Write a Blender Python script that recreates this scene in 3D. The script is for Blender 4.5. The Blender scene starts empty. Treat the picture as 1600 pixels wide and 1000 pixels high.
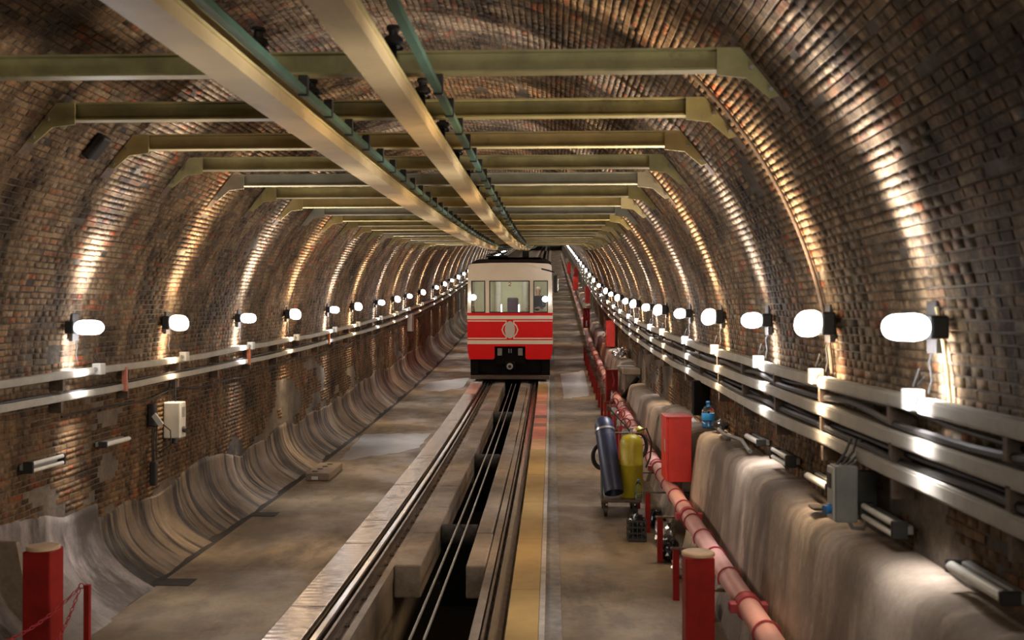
import bpy, bmesh, math, random
import numpy as np
from mathutils import Vector, Matrix
R = random.Random(7)
sc = bpy.context.scene
# ------------------------------------------------------------------ camera, world, exposure
F = 1550.0; CX, CZ = 1.28, 2.70
YAW = math.atan(62 / F); PITCH = math.atan(11 / F)
cd = bpy.data.cameras.new('camera'); cam = bpy.data.objects.new('camera', cd); sc.collection.objects.link(cam)
cd.sensor_width = 36; cd.lens = 36 * F / 1600; cd.clip_start = .05; cd.clip_end = 500
cam.location = (CX, 0, CZ); cam.rotation_euler = (math.pi / 2 + PITCH, 0, YAW)
cd.dof.use_dof = True; cd.dof.focus_distance = 27; cd.dof.aperture_fstop = 2.8
sc.camera = cam
w = bpy.data.worlds.new('world'); sc.world = w; w.use_nodes = True
w.node_tree.nodes['Background'].inputs[0].default_value = (1, .8, .6, 1)
w.node_tree.nodes['Background'].inputs[1].default_value = .05
sc.view_settings.view_transform = 'Standard'; sc.view_settings.look = 'None'
sc.view_settings.gamma = 1; sc.view_settings.use_curve_mapping = False
sc.view_settings.exposure = 0.15
sc.cycles.max_bounces = 8; sc.cycles.diffuse_bounces = 4; sc.cycles.glossy_bounces = 3
sc.cycles.sample_clamp_indirect = 4
LAMP_W = 480.0        # watts of each up or down beam
GLOBE = 8.0         # radiance of the lamp glasses
col = sc.collection.objects
# the lit station hall behind the camera, where this tunnel starts
def station_light(x, y, z, sx, sz, power):
    l = bpy.data.lights.new('station_light', 'AREA'); l.shape = 'RECTANGLE'; l.size = sx; l.size_y = sz; l.energy = power; l.color = (1, .9, .74)
    o = bpy.data.objects.new('station_light', l); col.link(o); o.location = (x, y, z); o.rotation_euler = (math.radians(78), 0, 0)
station_light(0, -15, 4.2, 5.0, 1.5, 480)

# ------------------------------------------------------------------ the line of the tunnel
S = F / 576.0                      # spacing unit of the lamps
K = 4.8 / 576 / S / S; Y1 = 16.7 * S
def P(y):
    if y <= 0: return 0.0
    return K * y * y if y < Y1 else K * Y1 * Y1 + 2 * K * Y1 * (y - Y1)
def Pv(y):
    y = np.maximum(y, 0)
    return np.where(y < Y1, K * y * y, K * Y1 * Y1 + 2 * K * Y1 * (y - Y1))
def SL(y): return 2 * K * min(max(y, 0), Y1)
def at(xp, x):                     # distance along the tunnel of picture column xp on the plane x
    return (x - CX) / math.tan(math.atan((xp - 800) / F) - YAW)
YEND = 230.0

# ------------------------------------------------------------------ materials
def nt(name):
    m = bpy.data.materials.new(name); m.use_nodes = True
    t = m.node_tree; return m, t, t.nodes['Principled BSDF']
def nd(t, kind, **kw):
    n = t.nodes.new(kind)
    for k, v in kw.items():
        if k in ('operation', 'blend_type', 'data_type', 'attribute_name', 'noise_dimensions', 'interpolation'): setattr(n, k, v)
        else: n.inputs[k].default_value = v
    return n
def ramp(t, stops, interp='LINEAR'):
    n = t.nodes.new('ShaderNodeValToRGB'); e = n.color_ramp; e.interpolation = interp
    while len(e.elements) < len(stops): e.elements.new(.5)
    for el, (p, c) in zip(e.elements, stops):
        el.position = p; el.color = (c[0], c[1], c[2], 1) if hasattr(c, '__len__') else (c, c, c, 1)
    return n
def pos(t, scale=(1, 1, 1)):
    g = t.nodes.new('ShaderNodeNewGeometry'); m = t.nodes.new('ShaderNodeVectorMath'); m.operation = 'MULTIPLY'
    t.links.new(g.outputs['Position'], m.inputs[0]); m.inputs[1].default_value = scale
    return m.outputs[0]
def noise(t, vec, scale, detail=5, rough=.6):
    n = t.nodes.new('ShaderNodeTexNoise'); n.inputs['Scale'].default_value = scale
    n.inputs['Detail'].default_value = detail; n.inputs['Roughness'].default_value = rough
    t.links.new(vec, n.inputs['Vector']); return n.outputs['Fac']
def mix(t, a, b, fac, mode='MIX'):
    n = t.nodes.new('ShaderNodeMix'); n.data_type = 'RGBA'; n.blend_type = mode
    for sock, v in ((n.inputs[6], a), (n.inputs[7], b), (n.inputs[0], fac)):
        if isinstance(v, (tuple, list)): sock.default_value = (v[0], v[1], v[2], 1)
        elif isinstance(v, (int, float)): sock.default_value = v
        else: t.links.new(v, sock)
    return n.outputs[2]
def bump(t, b, h, strength=.4, dist=.01):
    n = t.nodes.new('ShaderNodeBump'); n.inputs['Strength'].default_value = strength; n.inputs['Distance'].default_value = dist
    t.links.new(h, n.inputs['Height']); t.links.new(n.outputs[0], b.inputs['Normal'])
def simple(name, c, rough=.5, metal=0, var=.25, scale=9, dirt=None, spec=None):
    m, t, b = nt(name)
    n = noise(t, pos(t), scale, 6)
    lo = tuple(x * (1 - var) for x in c); hi = tuple(min(1, x * (1 + var)) for x in c)
    r = ramp(t, [(.3, lo), (.7, hi)]); t.links.new(n, r.inputs[0]); out = r.outputs[0]
    if dirt:
        n2 = noise(t, pos(t), dirt[1], 8, .7); r2 = ramp(t, [(dirt[2], 0), (dirt[2] + .14, 1)]); t.links.new(n2, r2.inputs[0])
        out = mix(t, out, dirt[0], r2.outputs[0])
    t.links.new(out, b.inputs['Base Color'])
    b.inputs['Roughness'].default_value = rough; b.inputs['Metallic'].default_value = metal
    if spec is not None: b.inputs['Specular IOR Level'].default_value = spec
    bump(t, b, n, .15, .004)
    return m
def brick_material(name='old_brick', dirt=(1, 1, 1)):  # dirt here is an even multiplier over the whole brick colour
    m, t, b = nt(name); b.inputs['Specular IOR Level'].default_value = .2
    a = nd(t, 'ShaderNodeAttribute', attribute_name='tint'); oi = t.nodes.new('ShaderNodeObjectInfo')
    ad = nd(t, 'ShaderNodeMath', operation='ADD'); fr = nd(t, 'ShaderNodeMath', operation='FRACT')
    t.links.new(a.outputs['Fac'], ad.inputs[0]); t.links.new(oi.outputs['Random'], ad.inputs[1]); t.links.new(ad.outputs[0], fr.inputs[0])
    r = ramp(t, [(0, (.23, .165, .10)), (.16, (.37, .275, .175)), (.34, (.28, .20, .125)), (.5, (.40, .30, .20)),
                 (.66, (.31, .21, .135)), (.75, (.40, .20, .12)), (.80, (.50, .16, .07)), (.84, (.14, .105, .08)), (1, (.43, .35, .25))])
    t.links.new(fr.outputs[0], r.inputs[0])
    p = pos(t)
    big = ramp(t, [(.40, .12), (.48, .55), (.56, 1.0), (.7, 1.25)]); t.links.new(noise(t, p, .9, 9, .72), big.inputs[0])
    c = mix(t, r.outputs[0], big.outputs[0], 1.0, 'MULTIPLY')
    pv = ramp(t, [(.47, 0), (.60, .8)]); t.links.new(noise(t, pos(t, (1, 1.4, .7)), 1.9, 10, .78), pv.inputs[0])
    c = mix(t, c, (.36, .275, .18), pv.outputs[0])
    so = ramp(t, [(.40, .85), (.52, 0)]); t.links.new(noise(t, pos(t, (.8, 1.5, .8)), 2.3, 10, .8), so.inputs[0])
    c = mix(t, c, (.055, .042, .03), so.outputs[0])
    stv = ramp(t, [(.36, .45), (.56, 1.1)]); t.links.new(noise(t, pos(t, (.35, 2.6, .35)), 1.0, 8, .7), stv.inputs[0])
    c = mix(t, c, stv.outputs[0], .8, 'MULTIPLY')
    fine = ramp(t, [(.3, .32), (.6, .82)]); t.links.new(noise(t, p, 24, 6, .7), fine.inputs[0])
    c = mix(t, c, fine.outputs[0], .8, 'MULTIPLY'); c = mix(t, c, tuple(v * k for v, k in zip(dirt, (1.12, 1.0, .84))), 1.0, 'MULTIPLY')
    t.links.new(c, b.inputs['Base Color'])
    b.inputs['Roughness'].default_value = .8
    bump(t, b, noise(t, p, 30, 6, .7), .5, .010)
    return m
def mortar_material(name='mortar', c0=(.055, .04, .026), c1=(.24, .185, .125)):
    m, t, b = nt(name); p = pos(t)
    n = noise(t, p, 1.1, 10, .7)
    r = ramp(t, [(.38, c0), (.60, c1)]); t.links.new(n, r.inputs[0])
    f = ramp(t, [(.3, .38), (.65, .78)]); t.links.new(noise(t, p, 22, 6, .7), f.inputs[0])
    t.links.new(mix(t, r.outputs[0], f.outputs[0], .9, 'MULTIPLY'), b.inputs['Base Color'])
    b.inputs['Roughness'].default_value = .8; bump(t, b, noise(t, p, 14, 8, .7), .8, .02)
    return m
def concrete_material(name, c0, c1, stain=(.05, .038, .026), streak=None, rough=(.35, .75), sc_=1.2):
    m, t, b = nt(name); p = pos(t)
    r = ramp(t, [(.32, c0), (.66, c1)]); t.links.new(noise(t, p, sc_, 10, .65), r.inputs[0]); c = r.outputs[0]
    if streak:
        s = ramp(t, [(.44, 1), (.54, 0)]); t.links.new(noise(t, pos(t, streak), 1.0, 6, .6), s.inputs[0])
        c = mix(t, c, stain, s.outputs[0])
        s2 = ramp(t, [(.56, 0), (.68, .5)]); t.links.new(noise(t, pos(t, tuple(v * 1.7 for v in streak)), 1.0, 5, .6), s2.inputs[0])
        c = mix(t, c, tuple(min(1, v * 1.9) for v in c1), s2.outputs[0])
    else:
        s = ramp(t, [(.50, 0), (.62, .7)]); t.links.new(noise(t, pos(t, (1.2, .5, 1)), 1.1, 10, .72), s.inputs[0])
        c = mix(t, c, stain, s.outputs[0])
    f = ramp(t, [(.3, .75), (.65, 1.08)]); t.links.new(noise(t, p, 30, 6, .7), f.inputs[0])
    c = mix(t, c, f.outputs[0], .8, 'MULTIPLY')
    t.links.new(c, b.inputs['Base Color'])
    rr = ramp(t, [(.4, rough[0]), (.6, rough[1])]); t.links.new(noise(t, p, .9, 6, .6), rr.inputs[0]); t.links.new(rr.outputs[0], b.inputs['Roughness'])
    bump(t, b, noise(t, p, 9, 9, .7), .35, .015)
    return m
def emit(name, c, s):
    m, t, b = nt(name); b.inputs['Base Color'].default_value = (.8, .8, .8, 1)
    b.inputs['Emission Color'].default_value = (*c, 1); b.inputs['Emission Strength'].default_value = s
    return m
def glass(name, c=(1, 1, 1), rough=.02):
    m, t, b = nt(name); b.inputs['Base Color'].default_value = (*c, 1); b.inputs['Transmission Weight'].default_value = 1
    b.inputs['Roughness'].default_value = rough; b.inputs['IOR'].default_value = 1.45
    return m
M = dict(
    brick=brick_material(), brick_low=brick_material('dark_brown_brick', (.66, .56, .44)), mortar=mortar_material(),  # brick_low is a darker, browner tone for the lower courses
    walk=concrete_material('walkway_concrete', (.11, .077, .043), (.26, .19, .11)),
    skirt=concrete_material('plaster_skirt', (.09, .063, .038), (.22, .16, .10), (.018, .013, .009), (.5, 5.5, .5), (.4, .75)),
    skirt_pale=concrete_material('pale_plaster', (.14, .115, .095), (.27, .225, .195), (.06, .045, .035), (.6, 1.6, .8), (.4, .7)),
    parapet=concrete_material('parapet_render', (.23, .175, .125), (.42, .335, .25), (.15, .11, .08), (.5, 1.7, .6), (.45, .7)),
    slab=concrete_material('slab_concrete', (.12, .088, .06), (.30, .225, .155), (.10, .08, .06)),
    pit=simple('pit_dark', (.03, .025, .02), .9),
    rail=simple('rail_steel', (.30, .25, .21), .32, .9, .3), railtop=simple('polished_rail_head', (.62, .58, .53), .22, 1, .15),
    rust=simple('rusty_steel', (.12, .085, .06), .7, .3, .4, 20), rope=simple('wire_rope', (.33, .32, .27), .35, .8, .2, 60),
    plate=simple('worn_plate', (.46, .38, .30), .27, .92, .3, 8, ((.15, .12, .09), 3.5, .52)),
    pinkplate=simple('pink_plate', (.5, .26, .2), .4, .2, .2, 6),
    yellow=simple('ochre_paint', (.36, .225, .07), .5, 0, .16, 3, ((.2, .13, .07), 3, .62)),
    orange=simple('orange_paint', (.50, .26, .12), .5, 0, .18, 5), redp=simple('faded_red_paint', (.50, .16, .10), .5, 0, .2, 6),
    maroon=simple('dark_red_plate', (.18, .08, .06), .5, 0, .2, 6), border=simple('kerb_grey', (.34, .29, .23), .7, 0, .25, 8),
    gutter=simple('kerb_dark', (.17, .145, .115), .8, 0, .35, 10),
    olive=simple('olive_paint', (.36, .32, .14), .42, .1, .3, 4, ((.1, .08, .04), 3.5, .6)),
    sand=simple('sand_paint', (.50, .40, .17), .42, .1, .2, 4, ((.2, .14, .07), 3.5, .62)),
    greyb=simple('grey_green_paint', (.36, .36, .27), .42, .1, .2, 4, ((.13, .1, .06), 3.5, .62)),
    cream=simple('cream_cover', (.43, .31, .145), .45, 0, .16, 2.5, ((.32, .21, .10), 1.6, .56)),
    green=simple('green_conduit', (.05, .10, .06), .45, .1, .25, 6), black=simple('black_rubber', (.018, .016, .015), .5, 0, .3, 12),
    duct=simple('duct_pvc', (.38, .355, .29), .62, 0, .15, 6, ((.25, .2, .15), 3, .62)), box=simple('white_box', (.55, .53, .46), .4, 0, .1, 8),
    grey=simple('grey_box', (.22, .22, .195), .5, 0, .15, 8), tube=simple('unlit_tube', (.75, .73, .62), .25, 0, .08, 8),
    pipe=simple('pink_pipe', (.60, .31, .26), .42, 0, .12, 5, ((.42, .14, .10), 5, .6)), red=simple('red_enamel', (.80, .04, .025), .42, 0, .1, 6),
    dred=simple('dark_red_paint', (.27, .012, .008), .5, 0, .22, 6, None, .2), ring=simple('ring_red', (.38, .04, .05), .5, 0, .2, 9),
    wood=simple('lid_wood', (.58, .42, .26), .55, 0, .15, 8), steel=simple('plain_steel', (.45, .43, .4), .35, .8, .2, 10),
    ycyl=simple('yellow_cylinder', (.44, .36, .02), .38, 0, .12, 5, ((.15, .11, .03), 9, .62)), blue=simple('dark_blue_tube', (.016, .02, .048), .42, .1, .3, 5, ((.1, .09, .09), 3, .58)),
    trainred=simple('train_red', (.80, .004, .005), .35, 0, .05, 3, None, .25), traincream=simple('train_cream', (.86, .76, .60), .35, 0, .04, 3),
    emblem=simple('emblem_grey', (.62, .56, .5), .4, 0, .05, 3), roofd=simple('train_roof', (.02, .012, .012), .7, 0, .2, 6, None, .2),
    underb=simple('underframe_black', (.006, .005, .005), .75, 0, .3, 8, None, .1), interior=simple('cab_wall', (.68, .70, .52), .5, 0, .05, 3),
    seat=simple('seat_purple', (.06, .03, .05), .7), curtain=simple('cab_post', (.72, .70, .62), .4, 0, .1, 5),
    glass=glass('window_glass'), pet=glass('clear_plastic', (.85, .95, .95), .08), label=simple('blue_label', (.02, .25, .62), .4, 0, .1, 30),
    cap=simple('blue_cap', (.02, .2, .5), .4), bag=simple('black_bag', (.012, .012, .014), .16, 0, .3, 12), foil=simple('silver_foil', (.65, .65, .66), .22, .9, .2, 12),
    wet=simple('damp_cement', (.24, .23, .22), .3, 0, .2, 3), skin=simple('skin', (.5, .3, .22), .5, 0, .05), jacket=simple('dark_jacket', (.03, .03, .045), .7),
    shirt=simple('white_hair', (.7, .66, .6), .7), orangec=simple('orange_cable', (.45, .12, .04), .5),
    cool=emit('cool_lamp_glass', (.94, .97, 1), GLOBE), warm=emit('warm_lamp_glass', (1, .90, .76), GLOBE), head=emit('headlamp_and_glint', (.95, .97, 1), 14),
    cabin=emit('cabin_strip', (1, .97, .82), 16))

def ribbed(m):                     # fine cross grooves of the chequer strips
    t = m.node_tree; b = t.nodes['Principled BSDF']; sp = t.nodes.new('ShaderNodeSeparateXYZ'); t.links.new(pos(t), sp.inputs[0])
    a = nd(t, 'ShaderNodeMath', operation='MULTIPLY'); t.links.new(sp.outputs['Y'], a.inputs[0]); a.inputs[1].default_value = 60.0
    c = nd(t, 'ShaderNodeMath', operation='SINE'); t.links.new(a.outputs[0], c.inputs[0])
    bump(t, b, c.outputs[0], .22, .004)
ribbed(M['plate'])
# ------------------------------------------------------------------ mesh helpers
class MB:
    def __init__(s): s.v = []; s.f = []; s.sm = []
    def add(s, vs, fs, smooth=False):
        o = len(s.v); s.v += [tuple(v) for v in vs]; s.f += [tuple(i + o for i in f) for f in fs]; s.sm += [smooth] * len(fs); return s
    def box(s, x0, x1, y0, y1, z0, z1, bev=0, curve=False):
        if bev:
            bm = bmesh.new(); bmesh.ops.create_cube(bm, size=1)
            for v in bm.verts: v.co = Vector(((x0 + x1) / 2 + v.co.x * (x1 - x0), (y0 + y1) / 2 + v.co.y * (y1 - y0), (z0 + z1) / 2 + v.co.z * (z1 - z0)))
            bmesh.ops.bevel(bm, geom=bm.edges[:], offset=bev, segments=1 if bev < .008 else 2, affect='EDGES', profile=.5)
            bm.verts.index_update(); vs = [v.co.copy() for v in bm.verts]; fs = [[v.index for v in f.verts] for f in bm.faces]; bm.free()
            if curve: vs = [(v.x, v.y, v.z + P(v.y)) for v in vs]
            return s.add(vs, fs)
        vs = [(x, y, z) for x in (x0, x1) for y in (y0, y1) for z in (z0, z1)]
        if curve: vs = [(a, b, c + P(b)) for a, b, c in vs]
        return s.add(vs, [(0, 1, 3, 2), (4, 6, 7, 5), (0, 4, 5, 1), (2, 3, 7, 6), (0, 2, 6, 4), (1, 5, 7, 3)])
    def tube(s, pts, r, n=10, cap=True, closed=False):
        pts = [Vector(p) for p in pts]; m = len(pts); rs = r if hasattr(r, '__len__') else [r] * m
        vs = []; prev = None
        for i, p in enumerate(pts):
            a = pts[(i - 1) % m] if closed or i else p; b = pts[(i + 1) % m] if closed or i < m - 1 else p
            d = (b - a).normalized() if (b - a).length > 1e-9 else Vector((0, 0, 1))
            if prev is None:
                up = Vector((0, 0, 1)) if abs(d.z) < .9 else Vector((1, 0, 0)); u = d.cross(up).normalized()
            else: u = (prev - d * prev.dot(d)).normalized()
            prev = u; q = d.cross(u)
            for k in range(n):
                t_ = 2 * math.pi * k / n; vs.append(p + (u * math.cos(t_) + q * math.sin(t_)) * rs[i])
        fs = []
        for i in range(m if closed else m - 1):
            j = (i + 1) % m
            for k in range(n): fs.append((i * n + k, i * n + (k + 1) % n, j * n + (k + 1) % n, j * n + k))
        if cap and not closed: fs += [tuple(range(n))[::-1], tuple((m - 1) * n + k for k in range(n))]
        return s.add(vs, fs, True)
    def lathe(s, prof, c=(0, 0, 0), n=20, mat=None):   # prof: (r, z), about z, then an optional matrix
        vs = [Vector((r * math.cos(2 * math.pi * k / n), r * math.sin(2 * math.pi * k / n), z)) for r, z in prof for k in range(n)]
        if mat: vs = [mat @ v for v in vs]
        vs = [v + Vector(c) for v in vs]
        fs = [(i * n + k, i * n + (k + 1) % n, (i + 1) * n + (k + 1) % n, (i + 1) * n + k) for i in range(len(prof) - 1) for k in range(n)]
        fs += [tuple(range(n))[::-1], tuple((len(prof) - 1) * n + k for k in range(n))]
        return s.add(vs, fs, True)
    def sweep(s, prof, y0, y1, step=1.0, smooth=False, xf=None):   # closed profile (x, z) run along the tunnel
        n = max(1, int(math.ceil((y1 - y0) / step))); k = len(prof); vs = []
        for i in range(n + 1):
            y = y0 + (y1 - y0) * i / n; dx, dz = xf(y) if xf else (0, 0)
            vs += [(x + dx, y, z + dz + P(y)) for x, z in prof]
        fs = [(i * k + a, i * k + (a + 1) % k, (i + 1) * k + (a + 1) % k, (i + 1) * k + a) for i in range(n) for a in range(k)]
        fs += [tuple(range(k))[::-1], tuple(n * k + a for a in range(k))]
        return s.add(vs, fs, smooth)
    def plate(s, poly, y0, y1):                        # polygon in x-z given a thickness along y
        k = len(poly)
        vs = [(x, y0, z) for x, z in poly] + [(x, y1, z) for x, z in poly]
        return s.add(vs, [tuple(range(k)), tuple(range(k, 2 * k))[::-1]] + [(a, a + k, (a + 1) % k + k, (a + 1) % k) for a in range(k)])
    def blob(s, c, r, seed=0, amp=.25, n=3):
        bm = bmesh.new(); bmesh.ops.create_icosphere(bm, subdivisions=n, radius=1)
        rr = random.Random(seed); ph = [rr.uniform(0, 6) for _ in range(9)]
        vs = []
        bm.verts.index_update()
        for v in bm.verts:
            d = v.co.normalized()
            k = 1 + amp * (math.sin(d.x * 5 + ph[0]) * math.sin(d.y * 6 + ph[1]) + .6 * math.sin(d.z * 11 + ph[2]) * math.sin(d.x * 9 + ph[3]) + .35 * math.sin(d.y * 19 + ph[4]) * math.sin(d.z * 17 + ph[5]))
            vs.append((c[0] + d.x * r[0] * k, c[1] + d.y * r[1] * k, max(c[2] - r[2] * .9, c[2] + d.z * r[2] * k)))
        fs = [[v.index for v in f.verts] for f in bm.faces]; bm.free(); return s.add(vs, fs, True)
    def build(s, name, mat, parent=None):
        me = bpy.data.meshes.new(name); o = Vector(parent.location) if parent and parent.type == 'EMPTY' else Vector()
        if parent and parent.parent: o = Vector(parent.parent.location)
        me.from_pydata([(v[0] - o.x, v[1] - o.y, v[2] - o.z) for v in s.v], [], s.f)
        me.polygons.foreach_set('use_smooth', s.sm)
        bm = bmesh.new(); bm.from_mesh(me); bmesh.ops.recalc_face_normals(bm, faces=bm.faces[:]); bm.to_mesh(me); bm.free()
        me.materials.append(mat); ob = bpy.data.objects.new(name, me); col.link(ob)
        if parent: ob.parent = parent
        if any(s.sm): 
            try: me.set_sharp_from_angle(angle=math.radians(40))
            except Exception: pass
        return ob
def tag(o, label, cat=None, group=None, kind=None):
    if label: o['label'] = label
    if cat: o['category'] = cat
    if group: o['group'] = group
    if kind: o['kind'] = kind
    return o
def root(name, loc, label, cat, group=None):
    o = bpy.data.objects.new(name, None); o.location = loc; o.empty_display_size = .1; col.link(o); return tag(o, label, cat, group)
def copy_tree(o, parent=None):
    c = o.copy(); col.link(c); c.parent = parent
    for ch in list(o.children): copy_tree(ch, c)
    return c
ORD = ['first', 'second', 'third', 'fourth', 'fifth', 'sixth', 'seventh', 'eighth', 'ninth', 'tenth', 'eleventh', 'twelfth', 'thirteenth', 'fourteenth',
       'fifteenth', 'sixteenth', 'seventeenth', 'eighteenth', 'nineteenth', 'twentieth', 'twenty-first', 'twenty-second', 'twenty-third', 'twenty-fourth', 'twenty-fifth', 'twenty-sixth']
def circ(cx, cz, r, n=12): return [(cx + r * math.cos(2 * math.pi * k / n), cz + r * math.sin(2 * math.pi * k / n)) for k in range(n)]

# ------------------------------------------------------------------ shell of the tunnel
RAD, ZC = 3.25, 2.10
LST = ZC                                   # straight part below the springing
STOT = 2 * LST + math.pi * RAD
def path(s):                               # s: 0 at the foot of the right wall, over the crown, to the foot of the left wall
    s = np.asarray(s, float); th = (s - LST) / RAD
    x = np.where(s < LST, RAD, np.where(s > LST + math.pi * RAD, -RAD, RAD * np.cos(th)))
    z = np.where(s < LST, s, np.where(s > LST + math.pi * RAD, STOT - s, ZC + RAD * np.sin(th)))
    nx = np.where(s < LST, 1., np.where(s > LST + math.pi * RAD, -1., np.cos(th))); nz = np.where((s < LST) | (s > LST + math.pi * RAD), 0., np.sin(th))
    return x, z, nx, nz
SW = LST + RAD * math.radians(42)
def shell(name, s0, s1, n):
    ss = np.linspace(s0, s1, n); x, z, nx, nz = path(ss); prof = []
    for i in range(n): prof.append((x[i] + nx[i] * .008, z[i] + nz[i] * .008))
    for i in reversed(range(n)): prof.append((x[i] + nx[i] * .45, z[i] + nz[i] * .45))
    b = MB(); b.sweep(prof, -4, YEND, 1.5, True); return tag(b.build(name, M['mortar']), None, kind='structure')
wall_right = shell('wall_right', -.6, SW, 40); ceiling = shell('ceiling', SW, STOT - SW, 80); wall_left = shell('wall_left', STOT - SW, STOT + .6, 40)

rng = np.random.default_rng(5)
def vnoise(x, y, seed=0):
    xi = np.floor(x).astype(int); yi = np.floor(y).astype(int); fx = x - xi; fy = y - yi
    def h(a, b): return (np.sin(a * 127.1 + b * 311.7 + seed * 74.7) * 43758.5453) % 1
    fx = fx * fx * (3 - 2 * fx); fy = fy * fy * (3 - 2 * fy)
    return (h(xi, yi) * (1 - fx) + h(xi + 1, yi) * fx) * (1 - fy) + (h(xi, yi + 1) * (1 - fx) + h(xi + 1, yi + 1) * fx) * fy
PITCHR = .054
rows = int(STOT / PITCHR); A = []
for r in range(rows):
    s = (r + .5) * STOT / rows
    if s < 1.05 or s > STOT - .35: continue
    L = .235 if r % 3 == 1 else .118
    y = np.arange(2.5, 47, L) + rng.uniform(0, L)
    n = len(y); A.append(np.stack([np.full(n, s), y, np.full(n, L / 2 - .0045), np.full(n, PITCHR / 2 - .0045)], 1))
A = np.concatenate(A); A[:, 1] += rng.uniform(-.006, .006, len(A)); A[:, 0] += rng.uniform(-.003, .003, len(A)); A[:, 2] *= rng.uniform(.93, 1.04, len(A)); A[:, 3] *= rng.uniform(.93, 1.05, len(A))
proud = -.001 + rng.normal(0, .0013, len(A)) + .006 * (vnoise(A[:, 0] * 1.1, A[:, 1] * .9, 3) - .5)
lowl = np.clip((A[:, 0] - (STOT - 2.2)) / 1.6, 0, 1); lowr = np.clip((2.2 - A[:, 0]) / 1.2, 0, 1)
patch = .55 * vnoise(A[:, 0] * 1.3, A[:, 1] * .8, 9) + .45 * vnoise(A[:, 0] * 4, A[:, 1] * 2.5, 11)
keep = (patch + .26 * lowl + .30 * lowr < .84) & (rng.random(len(A)) > .012)
A = A[keep]; proud = proud[keep]
tint = (rng.random(len(A)) * .75 + .5 * vnoise(A[:, 0] * .8, A[:, 1] * .7, 21)) % 1
x, z, nx, nz = path(A[:, 0]); wz = z + Pv(A[:, 1])
# how large each brick shows in the picture
dx = x - CX; dy = A[:, 1]; dz = wz - CZ
fx = -math.sin(YAW) * math.cos(PITCH); fy = math.cos(YAW) * math.cos(PITCH); fz = math.sin(PITCH)
dep = dx * fx + dy * fy + dz * fz; rt = dx * math.cos(YAW) + dy * math.sin(YAW); up = (dz - fz * dep) / math.cos(PITCH)
pxx = 800 + F * rt / dep; pyy = 500 - F * up / dep
inview = (pxx > -5) & (pxx < 1605) & (pyy > -5) & (pyy < 1005)
size = A[:, 2] * A[:, 3] / dep ** 2 * np.abs(dx * nx + dz * nz) / np.sqrt(dx ** 2 + dy ** 2 + dz ** 2)
visible = pyy < np.where(pxx > 862, 640 + (pxx - 1085) * .7 + 60, 1005)
grp = np.where(A[:, 0] < SW, 0, np.where(A[:, 0] < STOT - SW, 1, 2))
unit = MB(); unit.box(-.5, .5, -.5, .5, -.5, .5)
ume = {}
for L in (.235, .118):
    b = MB(); b.box(-.02, .02, -L / 2 + .0045, L / 2 - .0045, -PITCHR / 2 + .0045, PITCHR / 2 - .0045, bev=.004)
    me = bpy.data.meshes.new('brick'); me.from_pydata(b.v, [], b.f); me.materials.append(M['brick']); ume[L] = me; me2 = me.copy(); me2.name = 'brick_low'; me2.materials[0] = M['brick_low']; ume[-L] = me2
def brick_stuff(idx, owner):
    a = A[idx]; n = len(a); pr = proud[idx]; corners = []
    for ss, yy, dd in ((-1, -1, 0), (1, -1, 0), (1, 1, 0), (-1, 1, 0), (-1, -1, 1), (1, -1, 1), (1, 1, 1), (-1, 1, 1)):
        sg = a[:, 0] + ss * a[:, 3]; yg = a[:, 1] + yy * a[:, 2]; px, pz, qx, qz = path(sg)
        d = np.where(dd, .03, -pr)
        corners.append(np.stack([px + qx * d, yg, pz + qz * d + Pv(yg)], 1))
    V = np.stack(corners, 1).reshape(-1, 3)
    fc = np.array([(0, 1, 2, 3), (0, 4, 5, 1), (1, 5, 6, 2), (2, 6, 7, 3), (3, 7, 4, 0)])
    Fc = (np.arange(n)[:, None, None] * 8 + fc[None]).reshape(-1, 4)
    me = bpy.data.meshes.new('brickwork'); me.vertices.add(len(V)); me.vertices.foreach_set('co', V.ravel())
    me.loops.add(Fc.size); me.loops.foreach_set('vertex_index', Fc.ravel()); me.polygons.add(len(Fc))
    me.polygons.foreach_set('loop_start', np.arange(len(Fc)) * 4); me.polygons.foreach_set('loop_total', np.full(len(Fc), 4))
    me.update(); at_ = me.attributes.new('tint', 'FLOAT', 'FACE'); at_.data.foreach_set('value', np.repeat(tint[idx], 5).astype(np.float32))
    me.materials.append(M['brick']); me.materials.append(M['brick_low']); me.polygons.foreach_set('material_index', np.repeat((z[idx] < 1.96).astype(np.int32), 5)); o = bpy.data.objects.new('brickwork', me); col.link(o); o.parent = owner; o['kind'] = 'stuff'
for g, owner in ((0, wall_right), (1, ceiling), (2, wall_left)):
    ids = np.where(grp == g)[0]; sz = np.where(inview & visible, size, 0)[ids]; o_ = np.argsort(-sz); top = ids[o_[:295]]; rest = ids[o_[295:]]
    brick_stuff(rest, owner)
    for i in top:
        L = .235 if A[i, 2] > .08 else .118
        ob = bpy.data.objects.new('brick', ume[-L if z[i] < 1.96 else L]); col.link(ob); ob.parent = owner
        d = .02 - proud[i]; ob.location = (x[i] + nx[i] * d, A[i, 1], wz[i] + nz[i] * d)
        sl = math.atan(SL(A[i, 1]))
        ob.rotation_euler = Matrix(((nx[i], 0, -nz[i]), (0, 1, 0), (nz[i], 0, nx[i]))).to_euler()

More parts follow.
